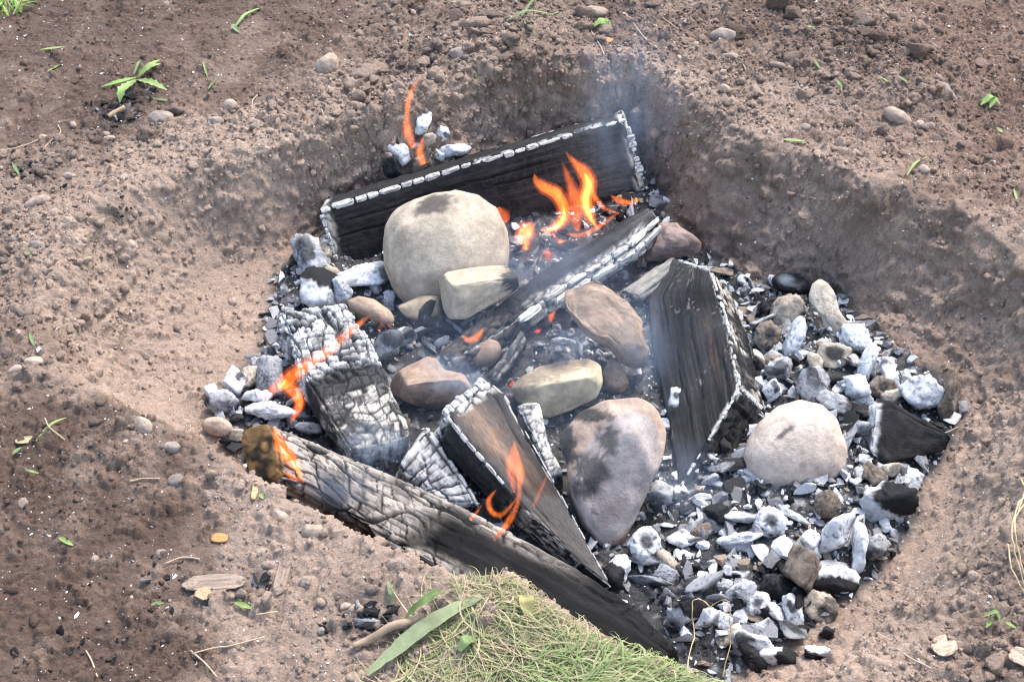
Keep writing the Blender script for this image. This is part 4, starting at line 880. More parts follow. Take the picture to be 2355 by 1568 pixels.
# embers glowing under the front log
for i, (px, py, rx) in enumerate([(770,1175,22),(815,1210,24),(865,1235,22),(905,1255,20),(955,1285,18),(1240,705,10),(1235,760,14),(1180,880,14),(900,745,12)]):
    D, Fi = ico(3); g = gp(px, py) if i > 4 else U(px, py, -.115); m = rx * .0008; f = softpoly(D, 500 + i, 7, 14, .6)
    V = D * f[:, None] * A([m, m * .7, m * .7])
    o = link('ember', mk_mesh('ember', V, Fi, 'ember', col=mixc(A([.02, .018, .018]), A([.30, .26, .26]), sst(0, .5, fbm(D * 2 + i, 3, 4)))), None, g + A([0, 0, m * .2]))
    if i < 5: tag(o, 'dull red glowing ember under the front log beside the near rim', 'ember', 'embers under the front log')
    else: tag(o, 'dull red ember glowing in the heart of the coals', 'ember', 'embers among the coals')

# ------------------------------------------------------------------ pebbles, bark and charcoal bits on the soil
TONE = {'tan': ([.37, .285, .22], [.28, .21, .165]), 'grey': ([.30, .245, .205], [.23, .185, .155]), 'pink': ([.36, .265, .215], [.28, .205, .168]), 'dark': ([.16, .11, .088], [.11, .08, .065])}
PEB = [(1357,33,48,21,0,'tan','large tan pebble with flat top at the far edge of the dug ground'),(1660,84,35,20,-4,'grey','smooth oval grey-brown pebble on the far soil, apart'),(1680,132,24,12,0,'tan','small flat tan pebble in front of the smooth oval pebble'),
 (1055,126,24,16,0,'grey','round grey pebble in crumbly soil behind the pit'),(752,152,34,27,25,'tan','dusty tan lump of stone on the back left bank'),(372,273,35,21,-8,'grey','angular grey rock in front of the dandelion'),
 (402,256,34,13,-3,'dark','dark brown stone behind the angular grey rock'),(497,280,22,14,-5,'grey','rounded grey stone right of the angular grey rock'),(528,244,17,19,0,'tan','upright tan stone right of the angular grey rock'),
 (1395,64,17,9,-10,'grey','little grey pebble beside the large tan pebble'),(1800,155,32,9,-16,'pink','pale flat stone sunk in the reddish soil'),(1666,210,19,17,10,'tan','tan clod-like stone on the back right rim'),
 (2062,270,42,18,-28,'tan','long tan stone under an overhanging lump of red soil'),(2112,287,16,10,5,'tan','small tan stone beside the long tan stone'),(2135,292,18,12,5,'pink','pinkish stone right of the long tan stone'),
 (2180,214,32,12,-52,'grey','thin grey stone shard tilted in the red soil'),(2158,182,13,12,0,'pink','small pale stone above the thin grey shard'),(1855,297,20,14,-10,'grey','grey stone on the right rim'),
 (85,465,30,16,18,'pink','flat pink stone on the left bank'),(126,491,13,12,0,'pink','small round pink stone beside the flat pink stone'),(42,557,26,17,-5,'grey','brownish grey stone at the left bank'),(85,565,18,12,0,'grey','grey stone next to the brownish one on the left bank'),
 (190,602,23,9,25,'tan','elongated tan pebble on the left bank'),(36,852,23,13,18,'pink','angular pinkish stone on the left ground'),(12,815,18,17,0,'dark','dark stone at the left ground'),(80,835,28,16,-8,'tan','tan stone beside the angular pinkish one'),
 (412,1107,29,21,0,'grey','big rough grey clod-stone in dark soil by the near rim'),(370,1272,14,11,0,'pink','small pink pebble in dark soil'),(645,1190,22,19,-20,'tan','tan rounded stone on the dry near bank'),(605,1272,25,13,-12,'tan','flat pale tan stone on the dry near bank'),
 (702,1340,18,17,0,'tan','round tan pebble with dark hollow beside it'),(395,1030,21,17,-15,'grey','grey stone at the crumbling near edge'),(740,1450,13,12,0,'grey','round grey pebble near the twig'),(820,1400,19,13,0,'tan','tan pebble beside black charcoal crumbs'),
 (795,1395,14,12,0,'pink','pink pebble beside the tan pebble'),(718,1222,30,20,5,'tan','crumbly tan clod on the near bank'),(1277,1381,22,15,-10,'pink','pinkish stone set in the turf edge'),(620,1300,18,14,0,'pink','pink stone on the dry near bank'),
 (1050,10,18,13,0,'tan','tan stone at the far edge of the crumbly soil'),(1150,6,14,10,0,'tan','small tan stone at the far edge behind the pit'),(700,1030,0,0,0,'tan',''),(250,320,19,9,0,'tan','flat tan pebble below the charcoal heap'),(160,405,17,9,0,'pink','pink pebble left of the charcoal heap'),
 (475,395,10,9,0,'grey','grey pebble on the upper left bank'),(245,480,0,0,0,'tan',''),(1400,62,0,0,0,'tan',''),(300,565,18,15,0,'pink','pinkish clod on the left slope'),(495,850,0,0,0,'tan',''),(330,980,30,24,-30,'tan','tan lump half buried in the left rim'),
 (130,360,13,7,10,'tan','small oval tan pebble on the dark left soil'),(565,300,9,8,0,'grey','tiny grey pebble on the upper bank')]
for i, (px, py, rx, ry, rot, tn, lab) in enumerate(PEB):
    if not rx: continue
    b1, b2 = TONE[tn]
    blob('pebble', lab, 'pebble', stone_col(b1, b2, [], 400 + i, 2.0, speck=.15), 'pebble', c=(px, py), r=(rx * .9, ry * .9), rot=rot, thick=.8, sub=4, rough=.16, ang=.5, nf=6, seed=420 + i, embed=.42)
pp_ = []
for i in range(8):
    D, Fi = ico(3); f = (1 + .16 * fbm(D * 1.6 + i, 3, 600 + i)) * (.6 + .4 * softpoly(D, 610 + i, 6, 10, .7)); b1, b2 = TONE[['tan', 'grey', 'pink', 'tan', 'dark', 'pink', 'grey', 'tan'][i]]
    pp_.append(mk_mesh('pebble', D * f[:, None] * A([1, .8, .6]), Fi, 'pebble', col=stone_col(b1, b2, [], i, 2)(D, D[:, 0], D[:, 1], None)))
k = 0
while k < 170:
    J = int(r_.integers(nx * ny)); p_ = P[J]
    if fm[J] > .05 or abs(p_[0]) > 1.1 or p_[1] < -.7 or p_[1] > 1.2 or r_.random() > .25 + .75 * cr[J]: continue
    s = .0035 * (3.4 ** (r_.random() ** 1.8)); o = link('pebble', pp_[(pk := int(r_.integers(8)))], None, p_ + A([0, 0, s * .1])); o.scale = (s, s, s); o.rotation_euler = (r_.normal() * .3, r_.normal() * .3, r_.uniform(0, 6.28)); k += 1
    pw = ['tan', 'grey', 'pink', 'tan', 'dark brown', 'pink', 'grey', 'tan'][pk]; tag(o, 'tiny dusty %s pebble lying loose on the dug soil' % pw, 'pebble', 'tiny %s pebbles on the soil' % pw)
BL = [(275,262,75,30,26),(300,250,60,20,12),(70,395,50,25,12),(150,415,18,26,6),(850,1425,60,30,26),(600,1345,30,16,8),(790,1440,60,40,10),(330,215,40,10,6),(260,480,50,30,8),(250,1480,150,70,12),(400,1330,120,60,12)]
bp_ = [p for p in protos if p[0] == 'black']; gp_ = [p for p in protos if p[0] == 'grey']
for (px, py, sx, sy, cnt) in BL:
    for _ in range(cnt):
        g = gp(px + r_.normal() * sx * .5, py + r_.normal() * sy * .5); q = surf(g[0], g[1]); s = (.005 if cnt > 20 else .003) * (4 ** (r_.random() ** 1.6))
        o = link('charcoal_bit', (bp_ if r_.random() < .85 else gp_)[0][1], None, q + A([0, 0, s * .2])); o.scale = (s, s * .7, s * .6); o.rotation_euler = (r_.normal() * .4, r_.normal() * .4, r_.uniform(0, 6.28))
        tag(o, 'small bit of black charcoal scattered on the soil outside the pit', 'charcoal', 'charcoal bits on the soil')
def strip(px, py, L_, w_, rot, colr, label, name='bark_chip', cat='bark', sd=0, th=.002):
    g = gp(px, py); D, Fi = ico(4); a = math.radians(rot); sc_ = .00078
    f = 1 + .18 * fbm(D * A([2, 5, 5]) + sd, 3, 700 + sd)
    V = np.sign(D) * np.abs(D) ** A([.7, .8, .6]) * f[:, None] * A([L_ * sc_, w_ * sc_ / .67, th])
    V[:, 2] += .12 * w_ * sc_ * (V[:, 1] / (w_ * sc_)) ** 2
    V = V @ A([[math.cos(a), math.sin(a), 0], [-math.sin(a), math.cos(a), 0], [0, 0, 1]]) + A([g[0], g[1], surfz(g[0], g[1]) + th * .9])
    tag(put(name, V, Fi, 'dry', col=mixc(A(colr), A(colr) * .55, sst(-.2, .4, fbm(D * A([1, 12, 3]) + sd, 3, 3)))), label, cat)
strip(495,1349,54,12,4,[.32,.245,.19],'broad pale bark chip lying on dark soil by the near bank')
strip(650,1320,46,8,84,[.30,.22,.17],'narrow brown bark strip lying on the dry near bank', sd=2)
strip(586,1133,6,14,0,[.62,.42,.22],'small bright yellow wood chip near the rim', 'wood_chip', 'wood chip', 5)
strip(505,1238,16,7,-8,[.50,.26,.10],'orange wood chip on the dark soil', 'wood_chip', 'wood chip', 6)
strip(470,1378,15,8,-30,[.50,.32,.19],'orange-tan wood chip below the broad pale bark chip', 'wood_chip', 'wood chip', 8)
strip(1398,97,12,9,60,[.55,.25,.10],'orange wood chip beside the large tan pebble', 'wood_chip', 'wood chip', 9)
strip(2170,1490,22,13,40,[.52,.38,.28],'pale tan dead leaf on the right near soil', 'dead_leaf', 'leaf', 10, .0015)
strip(2345,1530,22,12,-30,[.48,.35,.27],'pale dead leaf at the right near corner', 'dead_leaf', 'leaf', 11, .0015)
strip(60,1015,20,6,6,[.46,.38,.22],'dry yellowish leaf on dark left soil', 'dead_leaf', 'leaf', 12, .0012)

# ------------------------------------------------------------------ tubes: twigs, roots, straw
def tube(pts, rads, seg=8, sm=4, wob=0.0, sd=0):
    pts = A(pts, dtype=float); n = len(pts); t_ = np.linspace(0, n - 1, (n - 1) * sm + 1)
    def cr_(v):
        out = []
        for u in t_:
            i = min(int(u), n - 2); f = u - i; p0, p1, p2, p3 = v[max(i - 1, 0)], v[i], v[i + 1], v[min(i + 2, n - 1)]
            out.append(.5 * (2 * p1 + (p2 - p0) * f + (2 * p0 - 5 * p1 + 4 * p2 - p3) * f * f + (3 * p1 - p0 - 3 * p2 + p3) * f ** 3))
        return A(out)
    C = cr_(pts); r = np.interp(t_, np.arange(n), rads); T = np.gradient(C, axis=0); T /= np.linalg.norm(T, axis=1)[:, None] + 1e-9
    a = np.cross(T, A([.31, .2, .93])); a /= np.linalg.norm(a, axis=1)[:, None] + 1e-9; b = np.cross(T, a); th = np.linspace(0, 2 * np.pi, seg, endpoint=False)
    V = C[:, None] + (np.cos(th)[None, :, None] * a[:, None] + np.sin(th)[None, :, None] * b[:, None]) * r[:, None, None]
    m = len(C); V = V.reshape(-1, 3)
    if wob: V = V + wob * np.stack([fbm(V * 90 + k_, 3, sd + k_) for k_ in range(3)], 1)
    I = np.arange(m * seg).reshape(m, seg); J2 = np.roll(I, -1, 1)
    F = np.stack([I[:-1], J2[:-1], J2[1:], I[1:]], -1).reshape(-1, 4)
    V = np.vstack([V, C[:1], C[-1:]]); k0 = m * seg
    caps = np.vstack([np.stack([np.full(seg, k0), J2[0], I[0], np.full(seg, k0)], -1), np.stack([np.full(seg, k0 + 1), I[-1], J2[-1], np.full(seg, k0 + 1)], -1)])
    return V, F, caps, seg
def tri(F):
    return np.vstack([F[:, [0, 1, 2]], F[:, [0, 2, 3]]])
def solid_tube(*a, **k):
    V, F, caps, _ = tube(*a, **k); Ft = np.vstack([tri(F), caps[:, :3]])
    vol = (np.einsum('ij,ij->i', V[Ft[:, 0]], np.cross(V[Ft[:, 1]], V[Ft[:, 2]]))).sum()
    c = V.mean(0); W_ = V - c; vol = np.einsum('ij,ij->i', W_[Ft[:, 0]], np.cross(W_[Ft[:, 1]], W_[Ft[:, 2]])).sum()
    return V, (Ft[:, ::-1] if vol < 0 else Ft)
def gpl(px, py, h=0.0):
    g = gp(px, py); q = surf(g[0], g[1]); return A([g[0], g[1], max(g[2], q[2]) + h])
V, F = solid_tube([gpl(812,1492,.006), gpl(850,1478,.008), gpl(900,1458,.009), gpl(940,1443,.010), gpl(972,1430,.010)], [.004, .0055, .0058, .006, .0062], 10, 5, .0015)
tag(put('twig', V, F, 'dry', col=mixc(A([.36, .26, .18]), A([.24, .17, .12]), sst(-.2, .3, fbm(V * 60, 3, 2)))), 'short brown twig lying on soil left of the grass turf', 'twig')
V, F = solid_tube([gpl(250,276,.006), gpl(270,268,.008), gpl(290,262,.008)], [.0045, .005, .005], 10, 4, .001)
tag(put('twig', V, F, 'dry', col=A([.42, .28, .17])), 'stubby tan twig lying across black charcoal in front of the dandelion', 'twig')
STR = [([(2340,1120),(2345,1180),(2318,1230),(2305,1290),(2325,1340),(2352,1375)], .05),([(2350,1150),(2330,1210),(2312,1270),(2330,1320),(2350,1350)], .04),([(2325,1215),(2345,1190),(2352,1160)], .03),([(2308,1275),(2318,1330),(2350,1380)], .02)]
for i, (q, h) in enumerate(STR):
    V, F = solid_tube([gpl(a, b, h * math.sin(math.pi * (j + .5) / len(q)) + .004) for j, (a, b) in enumerate(q)], [.0011] * len(q), 6, 5, .003, i)
    tag(put('dry_root', V, F, 'dry', col=A([.56, .43, .26])), 'long pale dry root curling over the right bank', 'root', 'dry roots on the right bank')
for i, (q, lab) in enumerate([([(1575,1568),(1588,1500),(1585,1440),(1610,1425),(1645,1410)], None), ([(1660,1560),(1675,1500),(1665,1450),(1640,1425),(1608,1432)], None)]):
    V, F = solid_tube([gpl(a, b, .004 + .05 * math.sin(math.pi * j / (len(q) - 1))) for j, (a, b) in enumerate(q)], [.0007] * len(q), 6, 5, .006, i)
    tag(put('straw', V, F, 'dry', col=A([.58, .44, .24])), 'arched yellow straw over the low end of the front log', 'straw', 'arched straws by the front log')
RT = [[(10,355),(60,340),(110,318)],[(100,350),(115,330),(140,310),(135,295)],[(590,265),(580,240),(592,222)],[(740,255),(745,270)],[(445,1510),(480,1500),(540,1490),(610,1470)],[(440,1500),(470,1530),(500,1560)],[(200,1500),(215,1530),(225,1560)],
      [(700,1130),(730,1120),(770,1105)],[(1350,60),(1380,110),(1390,140)],[(1510,35),(1560,75)],[(300,1115),(330,1105),(370,1110)],[(1440,40),(1480,90),(1500,110)],[(380,1300),(420,1285),(460,1290)],[(1080,105),(1100,70),(1110,50)],[(2140,10),(2160,30)],[(1700,140),(1716,170)],[(105,970),(120,1000),(150,1015)],[(2160,1010),(2200,990)],[(2060,1500),(2100,1520),(2140,1545)],[(590,1420),(640,1410)]]
for q in RT:
    V, F = solid_tube([gpl(a, b, .004) for a, b in q], [.0012] * len(q), 6, 4, .001)
    tag(put('rootlet', V, F, 'dry', col=A([.44, .34, .24])), 'thin pale rootlet or straw lying on the soil', 'root', 'rootlets on the soil')

# ------------------------------------------------------------------ leaves, weeds and grass
def ribbon(C, wd, up=A([0, 0, 1.0]), jag=0.0, fold=.25, sd=0, across=5):
    C = A(C, dtype=float); n = len(C); T = np.gradient(C, axis=0); T /= np.linalg.norm(T, axis=1)[:, None] + 1e-9
    s_ = np.cross(T, up); s_ /= np.linalg.norm(s_, axis=1)[:, None] + 1e-9; r2 = np.random.default_rng(sd); a = np.linspace(-1, 1, across)
    w = A(wd)[:, None] * (1 + (jag * (r2.random((n, across)) - .5) * 2 * (np.abs(a) > .9)))
    V = C[:, None] + s_[:, None] * (a[None, :, None] * w[..., None]) + up * (np.abs(a)[None, :, None] * w[..., None] * fold)
    I = np.arange(n * across).reshape(n, across); F = np.stack([I[:-1, :-1], I[:-1, 1:], I[1:, 1:], I[1:, :-1]], -1).reshape(-1, 4)
    return V.reshape(-1, 3), F
def curve(pts, m):
    pts = A(pts, dtype=float); t_ = np.linspace(0, 1, m); d = np.linspace(0, 1, len(pts)); return np.stack([np.interp(t_, d, pts[:, i]) for i in range(3)], 1)
def smoothc(C, k=3):
    C = C.copy()
    for _ in range(k): C[1:-1] = (C[:-2] + C[2:] + 2 * C[1:-1]) / 4
    return C
GREEN = A([.16, .32, .05])
def leaf_on(parent, pts, wpx, green, jag=0, hts=.01, sd=0, name='leaf', m=16, prof=None, fold=.3):
    C = smoothc(curve([gpl(a, b, hts * (math.sin(math.pi * (.15 + .8 * j / (len(pts) - 1))))) for j, (a, b) in enumerate(pts)], m))
    t_ = np.linspace(0, 1, m); w = wpx * .00078 * (np.sin(np.pi * np.clip(t_ * .92 + .06, 0, 1)) ** .8 if prof is None else prof(t_))
    if jag: w = w * (1 + jag * np.where(np.arange(m) % 3 == 0, .55, -.45))
    V, F = ribbon(C, w, jag=0, fold=fold, sd=sd); c = mixc(A(green), A(green) * .7, sst(-.2, .4, fbm(V * 50, 3, sd)))
    return V, F, c
def plant(name, label, cat, leaves, group=None):
    b = gpl(*leaves[0][0][0], 0); root = empty(name, b, label, cat, group)
    for i, (pts, w, g, jag, h) in enumerate(leaves):
        V, F, c = leaf_on(root, pts, w, g, jag, h, sd=i); put('leaf', V, F, 'leaf', root, col=c)
    return root
LG = [.25, .36, .11]; MG = [.16, .24, .09]
plant('dandelion', 'uprooted bright green dandelion with toothed leaves on the dark far-left soil', 'weed',
      [([(315,192),(300,215),(285,235),(278,248)], 14, LG, .35, .02),([(318,190),(350,205),(385,212)], 12, LG, .35, .015),([(315,190),(270,203),(232,205)], 8, [.26,.44,.1], .2, .012),
       ([(320,188),(345,178),(372,162)], 12, LG, .3, .025),([(325,180),(350,168),(370,150)], 8, [.26,.42,.1], .3, .02),([(312,190),(322,165),(325,140)], 4, MG, 0, .02),([(340,232),(405,236)], 4, MG, 0, .008)])
SPR = [[([(540,70),(565,45),(605,18)], 5, [.24,.38,.1], 0, .012),([(545,68),(560,85)], 4, MG, 0, .005),([(545,62),(538,70),(550,78)], 8, MG, 0, .01)],
       [([(1165,60),(1210,42),(1280,38)], 5, MG, 0, .015),([(1200,45),(1225,20),(1240,12)], 4, MG, 0, .015),([(1195,50),(1220,75),(1235,85)], 3, MG, 0, .005),([(1270,40),(1310,25)], 4, MG, 0, .01)],
       [([(1365,72),(1385,68),(1405,76)], 10, [.22,.36,.09], .2, .012),([(1380,70),(1395,62),(1408,64)], 9, [.24,.4,.1], .2, .012)],
       [([(2255,250),(2275,240),(2290,232)], 8, [.24,.42,.1], 0, .02),([(2275,255),(2285,240),(2300,245)], 8, LG, 0, .015),([(2268,235),(2255,245)], 9, MG, 0, .012)],
       [([(1500,65),(1530,62)], 7, [.26,.38,.14], .2, .01)],[([(1445,150),(1450,175)], 3, MG, 0, .01),([(1447,155),(1440,145)], 5, MG, 0, .01)],
       [([(60,585),(70,590)], 7, MG, .2, .01)],[([(2255,1430),(2285,1425),(2300,1440)], 4, LG, 0, .02),([(2280,1430),(2265,1450)], 4, LG, 0, .02),([(2310,1440),(2335,1445)], 4, LG, 0, .015)],
       [([(1855,70),(1875,75)], 5, LG, 0, .008),([(1925,100),(1940,105)], 5, LG, 0, .01)]]
SL = ['limp green seedling with long stem on the far dark soil','green grass sprig lying left of the large tan pebble','small clover leaves in front of the large tan pebble','bright green sprout on the red soil at the right','pale green leaf scrap right of the large tan pebble','tiny green sprout in smoke-hazed soil','tiny green moss tuft between left bank stones','green sprouts on the right near bank','two bright leaf scraps on the far right soil']
for q, l in zip(SPR, SL): plant('seedling', l, 'seedling', q)
BLD = [[(2025,192),(2050,198)],[(2060,188),(2090,195)],[(1925,198),(1935,215)],[(2085,410),(2100,385),(2135,362)],[(1870,150),(1885,165)],[(1800,328),(1850,330)],[(85,1022),(120,985),(155,962)],[(30,1050),(50,1030)],[(140,1250),(170,1260)],
       [(60,1085),(90,1090)],[(350,1400),(380,1395)],[(540,1390),(580,1402)],[(250,820),(262,838)],[(70,770),(80,800)],[(1090,180),(1100,190)],[(470,160),(478,180)],[(480,210),(500,180)],[(95,120),(150,110)],[(110,170),(140,150)],[(200,560),(215,552)],[(2290,300),(2310,310)],[(2330,440),(2340,470)],[(30,380),(45,405)],[(600,1140),(606,1150)],[(610,1190),(615,1205)],[(1110,50),(1130,40)],[(230,800),(240,815)],[(2195,330),(2215,325)],[(1965,40),(1985,48)],[(2300,60),(2325,50)]]
for i, q in enumerate(BLD[:24]):
    V, F, c = leaf_on(None, q, 3.2 + (i % 3), [LG, MG, [.24, .36, .10]][i % 3], 0, .012, sd=i, m=8)
    tag(put('grass_blade', V, F, 'leaf', col=c), 'single loose green grass blade dropped on the soil', 'grass', 'loose grass blades on the soil')
# turf at the near rim: blades too many to count
def blades(name, label, n, poly, lmin, lmax, hd0, hspread, cols, sd, wd=.0011, lift=.5, cap=.016):
    r2 = np.random.default_rng(sd); xs, ys = [q[0] for q in poly], [q[1] for q in poly]; Vs, Fs, Cs = [], [], []; off = 0; cells = {}
    while len(Vs) < n:
        px, py = r2.uniform(min(xs), max(xs)), r2.uniform(min(ys), max(ys))
        if not inpoly(px, py, poly): continue
        key = (int(px // 12), int(py // 12))
        if key not in cells: cells[key] = gpl(px, py)
        b = cells[key] + A([*(r2.normal(size=2) * .004), 0]); a = hd0 + r2.normal() * hspread; L_ = r2.uniform(lmin, lmax); el = abs(r2.normal()) * lift + .12
        d = A([math.cos(a), math.sin(a), 0]); bend = r2.normal() * 1.6; m = 7; t_ = np.linspace(0, 1, m)
        dirs = np.stack([np.cos(a + bend * t_), np.sin(a + bend * t_), np.tan(np.clip(el * (1 - 1.7 * t_), -1.0, 1.1))], 1)
        dirs /= np.linalg.norm(dirs, axis=1)[:, None]
        C = b + np.vstack([np.zeros(3), np.cumsum(dirs[:-1], axis=0) * L_ / (m - 1)])
        hz_ = Hz(C[:, 0], C[:, 1]); C[:, 2] = np.clip(C[:, 2], hz_ + .002, hz_ + .004 + cap * r2.random())
        w = wd * (.5 + 1.6 * r2.random() ** 2) * (1 - t_ ** 2) + .0001
        V, F = ribbon(C, w, fold=.3, across=3); Vs.append(V); Fs.append(F + off); off += len(V)
        c = A(cols[int(r2.choice(len(cols), p=[.22, .24, .28, .26]))]) * (.75 + .5 * r2.random()); Cs.append(np.tile(c, (len(V), 1)))
    return tag(link(name, mk_mesh(name, np.vstack(Vs), np.vstack(Fs), 'leaf', col=np.vstack(Cs))), label, 'grass', kind='stuff')
TURF = [(860,1600),(930,1530),(985,1450),(1040,1390),(1100,1345),(1180,1325),(1235,1370),(1270,1440),(1350,1500),(1450,1535),(1560,1560),(1640,1585),(1680,1620)]
gcol = [[.20, .24, .09], [.27, .30, .13], [.40, .35, .20], [.36, .29, .19]]
blades('turf_grass', 'matted green and straw-coloured grass turf on the near rim', 1500, TURF, .035, .12, .45, 1.2, gcol, 21, .0006, .08)
blades('turf_grass_fringe', 'dry yellow grass fringe along the top of the turf', 420, [(1060,1375),(1110,1345),(1180,1318),(1230,1355),(1275,1430),(1380,1495),(1540,1545),(1530,1570),(1350,1510),(1230,1440),(1150,1390)], .015, .045, 1.0, .9, [[.48, .38, .22], [.42, .35, .20], [.36, .34, .16], [.50, .40, .26]], 22, .0006, .7, .035)
blades('green_turf', 'fresh green grass at the bottom of the turf', 750, [(1060,1620),(1150,1540),(1230,1510),(1330,1510),(1480,1545),(1600,1580),(1640,1620)], .04, .11, .3, .6, [[.16, .22, .07], [.21, .29, .10], [.27, .32, .13], [.34, .34, .17]], 23, .0008, .3, .04)
blades('corner_grass', 'tuft of green grass at the far left corner', 90, [(-20,-20),(70,-20),(60,25),(20,45),(-20,50)], .04, .09, 1.5, .7, [[.22, .40, .08], [.18, .34, .06], [.30, .42, .10], [.46, .36, .20]], 24, .0018, .9, .1)
for (pts, w, g, lab, nm, ct, h, f) in [
    ([(845,1560),(910,1510),(985,1455),(1050,1408),(1110,1378)], 15, [.27, .32, .17], 'long limp green dock leaf lying along the left edge of the turf', 'dock_leaf', 'leaf', .016, .3),
    ([(930,1440),(970,1425),(1010,1395),(1030,1375)], 8, [.13, .20, .06], 'crumpled dark green leaf at the turf edge', 'curled_leaf', 'leaf', .03, .5),
    ([(1055,1510),(1075,1490),(1100,1468)], 11, [.20, .28, .11], 'fresh oval green leaf lying on the turf', 'oval_leaf', 'leaf', .02, .2),
    ([(1212,1430),(1210,1400),(1214,1362)], 13, [.50, .44, .18], 'yellow withered leaf lying on the turf', 'yellow_leaf', 'leaf', .018, .2),
    ([(895,1340),(905,1380),(890,1400)], 6, [.20, .24, .13], 'shrivelled green leaf on the soil beside the turf', 'shrivelled_leaf', 'leaf', .012, .4)]:
    V, F, c = leaf_on(None, pts, w, g, 0, h, sd=int(w), m=22, fold=f); V = V + .004 * np.stack([fbm(V * 60 + k_, 3, k_) for k_ in range(3)], 1)
    tag(put(nm, V, F, 'leaf', col=c), lab, ct)

# ------------------------------------------------------------------ flames: glowing gas with real volume
def fpt(px, py, d): r = ray(px, py); return CAM + r * (d / (r @ FWD))
def flame(label, base, tongues, near=0.0):
    b = A(base) if len(base) == 3 else gp(*base); d0 = (b - CAM) @ FWD - near; root = empty('flame', b, label, 'flame', None)
    for i, (pts, wds, core, fn) in enumerate(tongues):
        m = d0 * TH / (W / 2); off = -.006 * (i % 3)
        V, F = solid_tube([fpt(x_, y_, d0 + off + .006 * math.sin(j * 1.7 + i)) for j, (x_, y_) in enumerate(pts)], [max(.4, w_ * .95) * m for w_ in wds], 14, 6)
        o = put('flame_tongue', V, F, 'flame_faint' if fn else 'flame', root)
        V, F = solid_tube([fpt(x_, y_, d0 + off + .006 * math.sin(j * 1.7 + i)) for j, (x_, y_) in enumerate(pts)], [max(.6, w_ * 1.45) * m for w_ in wds], 14, 6)
        link('flame_veil', mk_mesh('flame_veil', V - b, F, 'flame_veil'), o)
        if core:
            k = max(2, int(len(pts) * core)); V, F = solid_tube([fpt(x_, y_, d0 + off + .006 * math.sin(j * 1.7 + i)) for j, (x_, y_) in enumerate(pts[:k])], [max(.3, w_ * .5) * m * (1 if j < k - 1 else .15) for j, w_ in enumerate(wds[:k])], 10, 6)
            c_ = link('flame_core', mk_mesh('flame_core', V - b, F, 'flame_core'), o)
    return root
f3 = lambda L_: [(838.9 + .3238 * x_, 228.8 + .3238 * y_) for x_, y_ in L_]
f4 = lambda L_: [(838.9 + .3238 * x_, 838.9 + .3238 * y_) for x_, y_ in L_]
flame('tall orange main flame rising before the leaning plank', U(1340, 560, -.15), [
    (f3([(1640,900),(1585,800),(1570,700),(1590,600),(1560,520),(1480,440),(1425,370)]), [4,14,16,15,14,7,.5], .75, 0),
    (f3([(1250,930),(1330,920),(1410,850),(1410,750),(1360,670),(1270,620),(1215,570),(1205,530)]), [3,9,13,14,14,12,7,.5], .55, 0),
    (f3([(1510,930),(1500,850),(1490,720),(1470,620),(1430,520),(1400,440)]), [5,11,12,10,6,.5], 0, 1),
    (f3([(1800,810),(1700,770),(1640,700),(1610,620),(1640,530)]), [2,5,6,5,.5], 0, 0),
    (f3([(1150,1070),(1130,980),(1160,920),(1200,880)]), [6,16,18,4], .5, 0),
    (f3([(1085,1165),(1180,1165),(1260,1140),(1300,1110),(1270,1070)]), [3,8,10,11,3], .0, 0),
    (f3([(1380,1010),(1420,1020),(1460,1035)]), [6,6,1], .5, 0),
    (f3([(1430,955),(1520,965),(1620,930),(1720,860),(1790,815)]), [2,5,6,5,1], 0, 0),
    (f3([(1930,715),(1880,735),(1810,720),(1750,685)]), [6,5,8,1], 0, 0),
    (f3([(1330,960),(1370,1000),(1390,1040)]), [4,4,1], 0, 1),
    (f3([(1010,870),(975,820),(950,770)]), [7,14,3], 0, 1)])
flame('long slanting orange flame licking over the cracked log', U(690, 900, -.05), [
    ([(855,722),(830,742),(790,775),(740,818),(690,850),(655,880),(645,895)], [1,6,10,12,14,16,5], 0, 0), ([(650,882),(675,900),(688,925),(680,950),(668,972)], [12,14,11,8,1], .0, 0), ([(640,885),(615,905),(600,915)], [10,9,2], 0, 1), ([(872,760),(878,735),(876,715)], [3,4,1], 0, 1)], .04)
flame('bright orange flame at the sawn end of the front log', U(660, 1080, -.03), [
    ([(698,1106),(684,1078),(664,1048),(645,1018),(632,982)], [2,9,15,15,3], .6, 0), ([(700,1108),(670,1095),(645,1080)], [2,6,1], .5, 0)], .045)
flame('curling orange flame rising between the front log and the propped plank', U(1160, 1200, -.045), [
    (f4([(915,1250),(960,1190),(1030,1100),(1080,1000),(1100,880),(1100,750),(1060,540)]), [1,6,8,5,6,10,2], 0, 0), (f4([(1090,930),(1020,1020),(960,1065),(900,1040),(880,960),(935,885)]), [2,4,6,6,6,1], 0, 0), (f4([(750,1095),(800,1040),(835,985)]), [4,3.5,.5], 0, 0), (f4([(1060,900),(1050,800),(1040,680),(1060,560)]), [3,9,10,2], 0, 1), (f4([(1200,1000),(1260,860),(1320,740)]), [4,4,.5], 0, 1)])
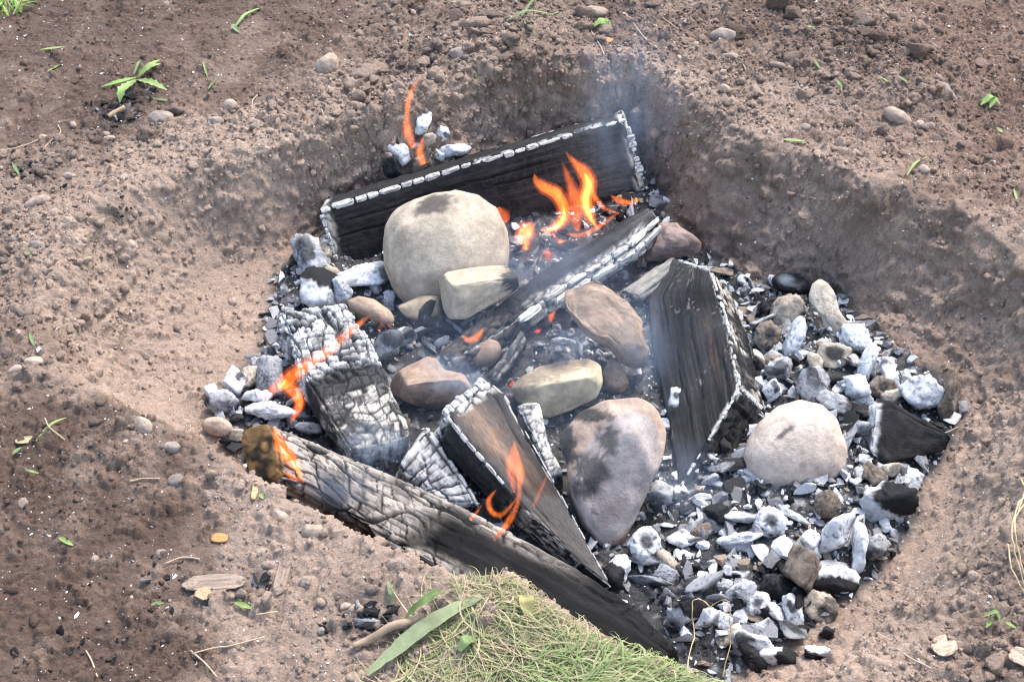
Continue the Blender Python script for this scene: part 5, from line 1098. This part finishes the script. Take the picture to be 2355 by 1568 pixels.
flame('small flame in the gap under the diagonal log', (1266, 752), [([(1262,752),(1268,725),(1275,700),(1268,672)], [2,7,5,1], .5, 0), ([(1238,695),(1242,688),(1246,680)], [4,4,1], .6, 0)])
flame('small lick of flame on the lower end of the diagonal log', U(1090, 790, -.10), [([(1062,772),(1080,782),(1100,772),(1112,752)], [2,7,8,1], .4, 0)])
flame('thin faint flames over the coals behind the leaning plank', (955, 330), [([(950,340),(938,305),(936,260),(942,220),(964,180)], [7,10,6,7,1], 0, 0), ([(975,378),(966,350),(975,315)], [8,9,2], 0, 0)], .12)

# ------------------------------------------------------------------ smoke
def smoke(label, mat, c, radii, rot=(0, 0, 0)):
    D, Fi = ico(3); o = link('smoke', mk_mesh('smoke', D, Fi, mat), None, c); o.scale = radii; o.rotation_euler = rot
    tag(o, label, 'smoke', None, 'stuff')
smoke_mat('smoke_column', 4.5, 1.5, .42, (1.5, 1.5, .7)); smoke_mat('smoke_wisp', 60, 1.9, .46, (2.2, 2.2, .6)); smoke_mat('smoke_haze', 6, 1.3, .36); smoke_mat('smoke_thin', 1.1, 1.2, .3)
smoke('thin blue smoke column rising beyond the leaning plank', 'smoke_column', U(1445, 230, .10), (.13, .13, .24), (-.2, .0, 0))
smoke('blue haze hanging in the fire before the leaning plank', 'smoke_haze', U(1250, 600, -.06), (.20, .13, .09))
smoke('white smoke wisp curling in front of the cracked log', 'smoke_wisp', U(865, 1020, -.07), (.075, .05, .045), (0, .3, .4))
smoke('pale smoke wisp over the rusty stone', 'smoke_wisp', U(1040, 868, -.06), (.085, .05, .045), (0, .5, 0))
smoke('thin smoke swirl over the coals in the centre', 'smoke_wisp', U(1310, 800, -.08), (.06, .05, .04), (0, -.6, 0))
smoke('bluish haze between the tongue-shaped stone and the big timber', 'smoke_haze', U(1560, 1100, -.08), (.09, .08, .09))
smoke('bluish haze along the left edge of the big timber', 'smoke_haze', U(1480, 780, -.06), (.07, .14, .08))
smoke('faint smoke over the front log', 'smoke_haze', U(800, 1110, -.01), (.09, .05, .05))
smoke('faint bluish haze drifting over the middle of the fire', 'smoke_thin', U(1250, 780, -.02), (.42, .34, .10))
